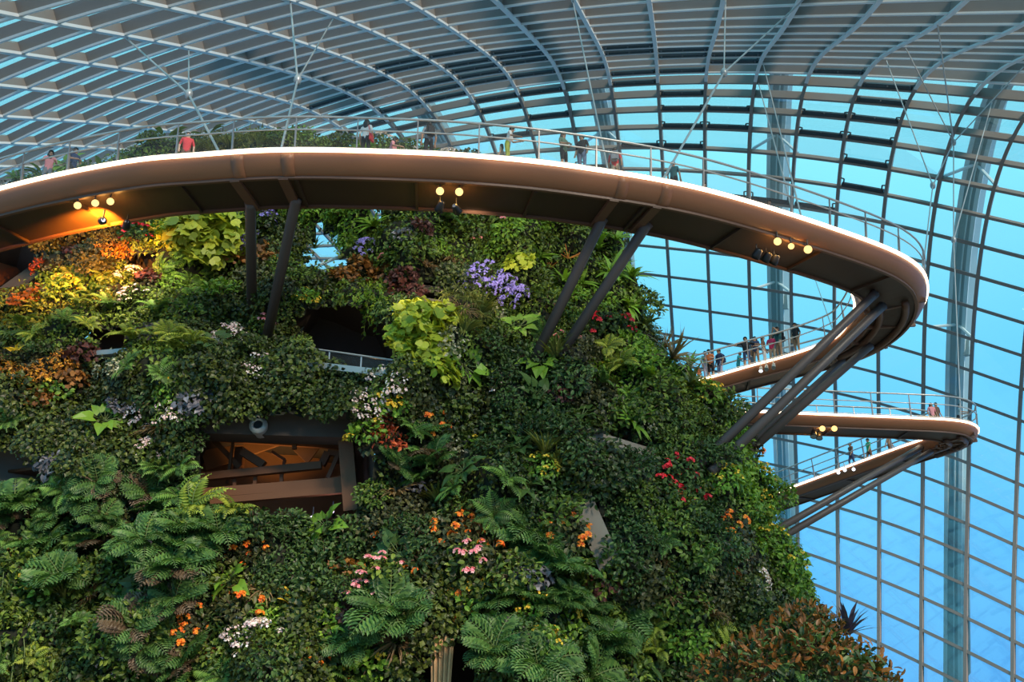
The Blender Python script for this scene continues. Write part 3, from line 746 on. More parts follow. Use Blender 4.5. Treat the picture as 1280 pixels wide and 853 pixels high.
# ------------------------------------------------------------------ plants
def nrm(a): return a / np.maximum(np.linalg.norm(a, axis=-1, keepdims=True), 1e-9)
TPL = {
    'dia': (np.array([(0, 0, 0), (-.5, .45, .10), (.5, .45, .10), (0, 1, -.12), (0, .5, 0)]), [(0, 4, 1), (0, 2, 4), (4, 3, 1), (4, 2, 3)]),
    'oval': (np.array([(0, 0, 0), (-.40, .22, .06), (.40, .22, .06), (0, .25, 0), (-.5, .5, .07), (.5, .5, .07), (0, .55, 0), (-.33, .8, .02), (.33, .8, .02), (0, 1, -.16)]),
             [(0, 3, 1), (0, 2, 3), (3, 6, 4, 1), (3, 2, 5, 6), (6, 9, 7, 4), (6, 5, 8, 9)]),
    'heart': (np.array([(0, 0, 0), (-.42, -.14, .05), (.42, -.14, .05), (-.56, .22, .08), (.56, .22, .08), (0, .35, 0), (-.36, .62, .03), (.36, .62, .03), (0, 1, -.2)]),
              [(0, 5, 3, 1), (0, 2, 4, 5), (5, 8, 6, 3), (5, 4, 7, 8)]),
    'lobed': (np.array([(0, 0, 0), (-.34, .02, .03), (-.56, .26, .05), (-.28, .34, .02), (-.52, .62, .03), (-.2, .66, .02), (0, 1, -.1), (.2, .66, .02), (.52, .62, .03), (.28, .34, .02), (.56, .26, .05), (.34, .02, .03), (0, .45, .0)]),
              [(0, 12, 2, 1), (12, 4, 3, 2), (12, 6, 5, 4), (12, 8, 7, 6), (12, 10, 9, 8), (12, 0, 11, 10)]),
    'strap': (np.array([(-.5, 0, 0), (.5, 0, 0), (-.55, .33, .02), (.55, .33, .02), (-.42, .68, -.01), (.42, .68, -.01), (0, 1, -.10)]), [(0, 1, 3, 2), (2, 3, 5, 4), (4, 5, 6)]),
}
def batch(tpl, pos, d, n, L, Wd):
    V, Fc = TPL[tpl]; pos = np.asarray(pos, float); d = nrm(np.asarray(d, float)); x = nrm(np.cross(d, np.asarray(n, float))); z = np.cross(x, d)
    L = np.broadcast_to(np.asarray(L, float), (len(pos),)); Wd = np.broadcast_to(np.asarray(Wd, float), (len(pos),))
    P = pos[:, None] + x[:, None] * (V[None, :, 0:1] * Wd[:, None, None]) + d[:, None] * (V[None, :, 1:2] * L[:, None, None]) + z[:, None] * (V[None, :, 2:3] * L[:, None, None])
    k = len(V); return P.reshape(-1, 3), [tuple(i * k + a for a in q) for i in range(len(pos)) for q in Fc]
def merge(parts):
    v = []; f = []; m = []; b = 0
    for P, Fc, mi in parts:
        v.append(P); f += [tuple(b + a for a in q) for q in Fc]; m += [mi] * len(Fc); b += len(P)
    return np.concatenate(v), f, m
def rdir(n, zmin=-0.1, rng=RNG):
    d = rng.normal(size=(n, 3)); d[:, 2] = np.abs(d[:, 2]); d = nrm(d); d[:, 2] = np.maximum(d[:, 2], zmin); return nrm(d)
def mound(n, tpl, L, Wd, flat=0.75, droop=0.3, up=0.7, jit=0.55):
    d = rdir(n); r = 0.45 + 0.55 * RNG.random(n) ** 0.6; pos = d * r[:, None] * np.array([1, 1, flat])
    dd = d * 0.7 + RNG.normal(size=(n, 3)) * jit + np.array([0, 0, -droop]); nn = d * 0.8 + np.array([0, 0, up]) + RNG.normal(size=(n, 3)) * 0.3
    s = 0.7 + 0.6 * RNG.random(n)
    return batch(tpl, pos - nrm(dd) * L * 0.3, dd, nn, L * s, Wd * s)
def twigs(n=9, r=0.02, h=0.75):
    mb = MB()
    for k in range(n):
        d = rdir(1)[0]; mb.tube([(0, 0, -0.1), tuple(d * np.array([.5, .5, .4])), tuple(d * np.array([.85, .85, h]))], [r * 1.6, r, r * .5], 4)
    return mb
def frond_mesh(mats, n=15, arch=0.55, pin=0.26, w=0.075, dbl=False, name='frond', taper=1.0):
    t = np.linspace(0.0, 1, n); ang = R(58) - t * R(58 + 62 * arch * 1.3); dl = 1.0 / n
    y = np.cumsum(np.cos(ang)) * dl; z = np.cumsum(np.sin(ang)) * dl; parts = []
    c = np.stack([np.zeros(n), y, z], 1); tg = np.stack([np.zeros(n), np.cos(ang), np.sin(ang)], 1); up = np.stack([np.zeros(n), -np.sin(ang), np.cos(ang)], 1)
    ln = pin * np.clip(np.sin(np.clip(t * 1.05 + 0.08, 0, 1) * math.pi) ** 0.7, 0.12, 1)
    for s in (-1, 1):
        d = np.array([s, 0, 0])[None] * 0.9 + tg * 0.45 - up * 0.22
        P, Fc = batch('dia', c, d, up + np.array([s * .2, 0, 0]), ln, w if not dbl else ln * 0.42); parts.append((P, Fc, 0))
        if dbl:   # second order leaflets on every pinna
            for q in (0.3, 0.55, 0.8):
                for e in (-1, 1):
                    P, Fc = batch('dia', c + nrm(d) * (ln * q)[:, None], nrm(d) + tg * e * 1.1, up, ln * 0.34, ln * 0.16); parts.append((P, Fc, 0))
    v, f, m = merge(parts); mb = MB(); mb.add(v, f, 0); mb.tube([tuple(p) for p in c[::2]], [0.012 * (1 - .7 * k / len(c[::2])) for k in range(len(c[::2]))], 3, 1)
    return mb.data(name, mats)
def bloom(n, spread, size, petals=5, flat=0.6, tpl='dia', up=0.5):
    """n small flowers scattered over a dome of radius spread"""
    d = rdir(n); pos = d * spread * np.array([1, 1, flat]); parts = []
    for p, dd in zip(pos, nrm(d + np.array([0, -0.3, up]))):
        a = np.cross(dd, [0.3, 0.9, 0.2]); a /= np.linalg.norm(a); b = np.cross(dd, a); ph = RNG.random() * 6
        ang = ph + np.arange(petals) * 2 * math.pi / petals; D = np.cos(ang)[:, None] * a + np.sin(ang)[:, None] * b + dd * 0.45
        P, Fc = batch(tpl, np.repeat(p[None], petals, 0), D, np.repeat(dd[None], petals, 0), size, size * .8); parts.append((P, Fc, 0))
    return merge(parts)

LM = {}
def lm(k, *a, **kw): LM[k] = leafmat(k, *a, **kw)
lm('ivy', (0.042, 0.062, 0.008), (0.014, 0.022, 0.004), (0.092, 0.118, 0.016), trans=.1)
lm('ivy_olive', (0.060, 0.066, 0.020), (0.024, 0.028, 0.010), (0.105, 0.105, 0.030), trans=.1)
lm('mid', (0.088, 0.145, 0.020), (0.028, 0.05, 0.009), (0.19, 0.26, 0.038))
lm('grass', (0.17, 0.20, 0.045), (0.09, 0.11, 0.03), (0.28, 0.28, 0.07))
lm('lime', (0.34, 0.40, 0.028), (0.20, 0.27, 0.02), (0.50, 0.52, 0.05))
lm('bright', (0.15, 0.29, 0.028), (0.075, 0.16, 0.02), (0.25, 0.40, 0.04))
lm('teal', (0.044, 0.092, 0.020), (0.013, 0.030, 0.008), (0.105, 0.175, 0.045))
lm('fern', (0.10, 0.20, 0.036), (0.055, 0.12, 0.022), (0.16, 0.29, 0.05))
lm('fern_teal', (0.062, 0.148, 0.034), (0.03, 0.075, 0.018), (0.12, 0.22, 0.05))
lm('fern_lime', (0.24, 0.31, 0.035), (0.14, 0.20, 0.025), (0.36, 0.40, 0.05))
lm('fern_brown', (0.13, 0.085, 0.05), (0.07, 0.045, 0.03), (0.20, 0.14, 0.08))
lm('orange', (0.50, 0.19, 0.018), (0.25, 0.10, 0.015), (0.70, 0.34, 0.03), trans=.2)  # croton leaves with amber lamp light put into their orange
lm('redleaf', (0.38, 0.05, 0.02), (0.16, 0.03, 0.015), (0.62, 0.12, 0.03))
lm('burgundy', (0.11, 0.035, 0.03), (0.05, 0.02, 0.02), (0.20, 0.07, 0.05))
lm('slate', (0.16, 0.15, 0.17), (0.07, 0.07, 0.09), (0.26, 0.25, 0.28))
lm('bronze', (0.22, 0.085, 0.02), (0.11, 0.05, 0.015), (0.36, 0.15, 0.03))
lm('variegated', (0.34, 0.32, 0.17), (0.10, 0.13, 0.05), (0.60, 0.56, 0.40))
lm('purpleleaf', (0.07, 0.055, 0.10), (0.03, 0.03, 0.05), (0.13, 0.10, 0.16))
lm('yucca', (0.10, 0.15, 0.045), (0.06, 0.09, 0.03), (0.18, 0.22, 0.06))
lm('yucca_red', (0.16, 0.12, 0.06), (0.10, 0.06, 0.045), (0.24, 0.19, 0.08))
lm('dry', (0.26, 0.16, 0.07), (0.14, 0.08, 0.04), (0.40, 0.26, 0.12))
lm('f_red', (0.85, 0.02, 0.05), (0.6, 0.01, 0.03), (0.95, 0.08, 0.09), objvar=.1)
lm('f_pink', (0.92, 0.36, 0.40), (0.8, 0.2, 0.28), (1.0, 0.6, 0.6), objvar=.1)
lm('f_orange', (0.95, 0.26, 0.02), (0.85, 0.12, 0.02), (1.0, 0.45, 0.05), objvar=.1)
lm('f_purple', (0.34, 0.27, 0.80), (0.24, 0.18, 0.62), (0.50, 0.42, 0.95), objvar=.1)
lm('f_white', (0.85, 0.68, 0.66), (0.7, 0.45, 0.5), (1.0, 0.9, 0.85), objvar=.1)
lm('f_yellow', (0.85, 0.55, 0.04), (0.7, 0.38, 0.02), (0.95, 0.7, 0.08), objvar=.1)
M['stem'] = pbr('woody_stem', (0.09, 0.06, 0.035), 0.8, 0, 0.3, 4)
M['stem_green'] = pbr('green_stem', (0.10, 0.14, 0.04), 0.7, 0, 0.3, 4)
M['stem_orange'] = pbr('orange_stalk', (0.55, 0.20, 0.04), 0.6, 0, 0.2, 4)

def foliage(mat, n, tpl, L, Wd, name='foliage', **kw):
    v, f = mound(n, tpl, L, Wd, **kw); return mesh(name, v, f, LM[mat])
def leaf_data(mat, tpl, L, Wd, bend=0.0, name='leaf', stalk=0.0, smat='stem_green'):
    n = np.array([[0, 0, 1.0]]); v, f = batch(tpl, [[0, stalk, 0]], [[0, 1, 0]], n, L, Wd)
    v = v.copy()
    if bend: v[:, 2] -= bend * (np.maximum(v[:, 1], 0) / (L + stalk)) ** 2 * (L + stalk)
    mb = MB(); mb.add(v, f, 0)
    if stalk: mb.tube([(0, 0, 0), (0, stalk * 1.05, 0.0)], 0.014, 3, 1)
    return mb.data(name, [LM[mat], M[smat]])
def radial(data, n, tilt0, tilt1, name, s0=0.8, s1=1.15, turns=None):
    """n copies of one leaf around a centre, tilted up by tilt0..tilt1 degrees"""
    out = []
    for k in range(n):
        a = 2 * math.pi * k / n * (turns or 1) + RNG.normal() * 0.16; tl = R(tilt0 + (tilt1 - tilt0) * RNG.random()); s = s0 + (s1 - s0) * RNG.random()
        out.append((name, data, Matrix.Rotation(a, 4, 'Z') @ Matrix.Rotation(tl, 4, 'X') @ Matrix.Scale(s, 4)))
    return out
I4 = Matrix.Identity(4)
def shrub(mat, n=190, tpl='dia', L=.24, Wd=.13, flower=None, nf=5, fs=.055, fn=7, tw=True, fspread=.13, **kw):
    parts = [('foliage', foliage(mat, n, tpl, L, Wd, **kw), I4)]
    if tw: parts.append(('stem', twigs().data('stem', M['stem']), I4))
    if flower:
        v, f, m = bloom(fn, fspread, fs); dt = mesh('blossom', v, f, LM[flower])
        for k in range(nf):
            d = rdir(1)[0]; d[1] -= 0.5; d = d / np.linalg.norm(d); parts.append(('blossom', dt, Matrix.Translation(Vector(d * np.array([.9, .9, .78]))) @ Matrix.Rotation(RNG.random() * 6, 4, 'Z')))
    return parts
def vine(mat, n=9, tpl='oval', L=.16, Wd=.13, length=1.6):
    P = []; D = []; N = []; mb = MB()
    for k in range(n):
        a = RNG.random() * 6.28; r = 0.7 * RNG.random() ** .5; x, y = r * math.cos(a), r * math.sin(a) * .5; ln = length * (0.55 + 0.6 * RNG.random()); pts = []
        for t in np.linspace(0, 1, 10):
            p = np.array([x + 0.12 * math.sin(5 * t + k), y - .25 * t * (1 - t), 0.25 - ln * t]); pts.append(tuple(p))
            for q in range(2):
                P.append(p); D.append(RNG.normal(size=3) * .6 + np.array([0, -.4, -.5])); N.append(np.array([0, -.7, .6]) + RNG.normal(size=3) * .3)
        mb.tube(pts, 0.014, 3)
    v, f = batch(tpl, P, D, N, L * (0.7 + .6 * RNG.random(len(P))), Wd)
    return [('foliage', mesh('foliage', v, f, LM[mat]), I4), ('stem', mb.data('stem', M['stem_green']), I4)]
def tuft(mat, n=70, L=1.1, Wd=.035, droop=.5, flower=None):
    a = RNG.random(n) * 6.28; sp = 0.15 + .55 * RNG.random(n); d0 = np.stack([np.cos(a) * sp, np.sin(a) * sp, np.ones(n)], 1); d0 = nrm(d0); base = np.stack([np.cos(a) * .12, np.sin(a) * .12, np.zeros(n)], 1)
    ln = L * (.6 + .5 * RNG.random(n)); s = np.cross(d0, [0, 0, 1.]); s = nrm(s); v = []; f = []
    for k in range(n):
        b = len(v)
        for t, w in ((0, 1), (.4, .9), (.75, .6)):
            c = base[k] + d0[k] * ln[k] * t + np.array([np.cos(a[k]) * .5, np.sin(a[k]) * .5, -.6]) * droop * ln[k] * t * t
            v += [c - s[k] * Wd * w, c + s[k] * Wd * w]
        v.append(base[k] + d0[k] * ln[k] + np.array([np.cos(a[k]) * .5, np.sin(a[k]) * .5, -.6]) * droop * ln[k])
        f += [(b, b + 1, b + 3, b + 2), (b + 2, b + 3, b + 5, b + 4), (b + 4, b + 5, b + 6)]
    return [('blades', mesh('blades', v, f, LM[mat]), I4)]
def fern(mat, n=9, dbl=False, arch=.55, pin=.26, t0=-8, t1=32, brown=0):
    dt = frond_mesh([LM[mat], M['stem_green']], 15 if not dbl else 13, arch, pin, .075, dbl); out = radial(dt, n, t0, t1, 'frond', .8, 1.2)
    if brown:
        db = frond_mesh([LM['fern_brown'], M['stem']], 13, arch, pin, .075, dbl)
        for k in range(brown): out[k * 3 % len(out)] = ('frond', db, out[k * 3 % len(out)][2])
    return out
def rosette(mat, n=26, L=1.0, Wd=.10, t0=5, t1=78, bend=.15): return radial(leaf_data(mat, 'strap', L, Wd, bend), n, t0, t1, 'leaf', .8, 1.1, 5.0)
def bigleaf(mat, n=11, tpl='heart', L=.5, Wd=.42, t0=5, t1=55, stalk=.45, smat='stem_green'): return radial(leaf_data(mat, tpl, L, Wd, .35, 'leaf', stalk, smat), n, t0, t1, 'leaf', .7, 1.2, 3.0)

# kind: (name, phrase, category, variants, size in m, tilt towards the wall normal)
KINDS = {}
def kind(k, name, phrase, cat, fn, s0, s1, lean=0.6, nv=3): KINDS[k] = (name, phrase, cat, [fn() for _ in range(nv)], s0, s1, lean)
kind('ivy', 'ivy_mound', 'dark green ivy mound', 'ivy', lambda: shrub('ivy', 460, 'dia', .17, .145, tw=False, flat=.6), .75, 1.15, .9)
kind('ivyo', 'ivy_mound', 'olive-brown ivy mound', 'ivy', lambda: shrub('ivy_olive', 440, 'dia', .17, .14, tw=False, flat=.6), .75, 1.1, .9)
kind('mid', 'leafy_shrub', 'mid-green leafy shrub', 'shrub', lambda: shrub('mid', 300, 'oval', .21, .11), .6, 1.05)
kind('bright', 'leafy_shrub', 'bright green leafy shrub', 'shrub', lambda: shrub('bright', 280, 'oval', .22, .12), .55, .95)
kind('teal', 'glossy_shrub', 'blue-green glossy shrub', 'shrub', lambda: shrub('teal', 290, 'oval', .20, .10), .6, 1.05)
kind('lime', 'lime_coleus', 'yellow-green broad-leaved plant', 'plant', lambda: shrub('lime', 110, 'lobed', .36, .34, tw=False, droop=.45, up=1.0), .6, .95)
kind('limebig', 'lime_coleus', 'pale green layered-leaf plant', 'plant', lambda: shrub('lime', 60, 'lobed', .55, .55, tw=False, droop=.35, up=1.4), .7, 1.0)
kind('fern', 'sword_fern', 'green sword fern', 'fern', lambda: fern('fern', 11), .7, 1.2)
kind('fernl', 'sword_fern', 'yellow-green sword fern', 'fern', lambda: fern('fern_lime', 11), .7, 1.15)
kind('fernt', 'tree_fern', 'deep green feathery fern', 'fern', lambda: fern('fern_teal', 9, True, .5, .36), 1.0, 1.7)
kind('fernb', 'tree_fern', 'feathery fern with brown fronds', 'fern', lambda: fern('fern_teal', 9, True, .5, .36, brown=3), 1.0, 1.6)
kind('fernh', 'hanging_fern', 'hanging bright green fern', 'fern', lambda: fern('bright', 15, False, 1.2, .2, -40, 15), .7, 1.1, 1.0)
kind('croton', 'orange_croton', 'orange-leaved croton', 'plant', lambda: shrub('orange', 200, 'dia', .24, .12), .55, .9)
kind('red', 'red_leaf_plant', 'red-leaved plant', 'plant', lambda: shrub('redleaf', 150, 'oval', .26, .13), .45, .8)
kind('burg', 'burgundy_begonia', 'burgundy-leaved begonia', 'plant', lambda: shrub('burgundy', 140, 'heart', .27, .24, tw=False), .45, .8)
kind('slate', 'silver_begonia', 'silver-grey leaved begonia', 'plant', lambda: shrub('slate', 120, 'heart', .26, .22, tw=False), .5, .85)
kind('varieg', 'variegated_plant', 'cream-speckled variegated plant', 'plant', lambda: shrub('variegated', 170, 'dia', .22, .14, tw=False), .5, .85)
kind('fred', 'red_flower_shrub', 'green shrub with red flowers', 'flowering plant', lambda: shrub('teal', 190, 'oval', .25, .14, 'f_red', 8, .12, 6), .55, .9)
kind('fpink', 'pink_flower_shrub', 'green shrub with pink flowers', 'flowering plant', lambda: shrub('mid', 190, 'oval', .25, .14, 'f_pink', 10, .10, 8), .55, .9)
kind('forange', 'orange_flower_shrub', 'shrub with small orange flowers', 'flowering plant', lambda: shrub('ivy_olive', 190, 'oval', .25, .14, 'f_orange', 10, .09, 8), .55, .9)
kind('fpurple', 'purple_flower_shrub', 'shrub covered in purple flowers', 'flowering plant', lambda: shrub('mid', 130, 'dia', .22, .12, 'f_purple', 34, .075, 12, fspread=.16), .55, .8)
kind('fwhite', 'white_flower_shrub', 'shrub speckled with pale flowers', 'flowering plant', lambda: shrub('mid', 150, 'dia', .22, .13, 'f_white', 24, .065, 9, fspread=.15), .5, .85)
kind('fyellow', 'yellow_leaf_vine', 'vine with yellowing leaves', 'plant', lambda: shrub('bright', 170, 'oval', .24, .15, 'f_yellow', 12, .085, 5), .55, .9)
kind('grass', 'grass_tuft', 'olive grass tuft', 'grass', lambda: tuft('grass'), .7, 1.1, .35)
kind('drygrass', 'dry_grass_tuft', 'brown drooping grass tuft', 'grass', lambda: tuft('dry', 60, 1.0, .04, 1.0), .6, 1.0, .6)
kind('yucca', 'yucca_rosette', 'spiky green yucca rosette', 'yucca', lambda: rosette('yucca'), .7, 1.1, .6)
kind('yuccar', 'bronze_yucca', 'spiky bronze-red yucca rosette', 'yucca', lambda: rosette('yucca_red', 34, 1.15, .085, 0, 80, .08), .9, 1.25, .6)
kind('strap', 'strap_leaf_plant', 'glossy long-leaved rosette plant', 'plant', lambda: rosette('bright', 16, 1.0, .17, 15, 75, .45), .7, 1.1, .6)
kind('heart', 'heart_leaf_plant', 'plant with large heart-shaped leaves', 'plant', lambda: bigleaf('teal'), .6, .95, .7)
kind('heartg', 'heart_leaf_plant', 'plant with big light green leaves', 'plant', lambda: bigleaf('bright'), .6, .95, .7)
kind('vine', 'hanging_vine', 'bright hanging vine', 'vine', lambda: vine('bright'), .7, 1.1, .2)
kind('vinet', 'hanging_vine', 'dark hanging vine', 'vine', lambda: vine('teal'), .7, 1.1, .2)
kind('bronze', 'bronze_shrub', 'shrub with bronze new leaves', 'shrub', lambda: shrub('teal', 330, 'oval', .19, .085, tw=True) + [('new_leaves', foliage('bronze', 190, 'oval', .19, .085, 'new_leaves', droop=-.4, up=.3), Matrix.Translation((0, 0, .12)))], .8, 1.2)
kind('purp', 'purple_rosette', 'dark purple spiky rosette', 'plant', lambda: rosette('purpleleaf', 27, .9, .13, 5, 75, .05), .9, 1.1, .3)
kind('croleaf', 'orange_stalk_plant', 'plant with orange stalks and blue-green leaves', 'plant', lambda: bigleaf('teal', 10, 'oval', .42, .22, 5, 60, .55, 'stem_orange'), .7, .9, .5)
kind('banana', 'banana_plant', 'dark broad-leaved banana plant', 'plant', lambda: bigleaf('mid', 12, 'oval', .62, .26, 15, 70, .4), 1.0, 1.5, .2)
kind('yleaf', 'yellow_leaf_plant', 'plant with large yellow leaves', 'plant', lambda: bigleaf('f_yellow', 4, 'heart', .5, .3, 40, 85, .3), .5, .7, .5)
kind('rust', 'rust_leaf_mound', 'rust-brown leafy mound', 'plant', lambda: shrub('bronze', 190, 'lobed', .24, .22, tw=False), .5, .85)

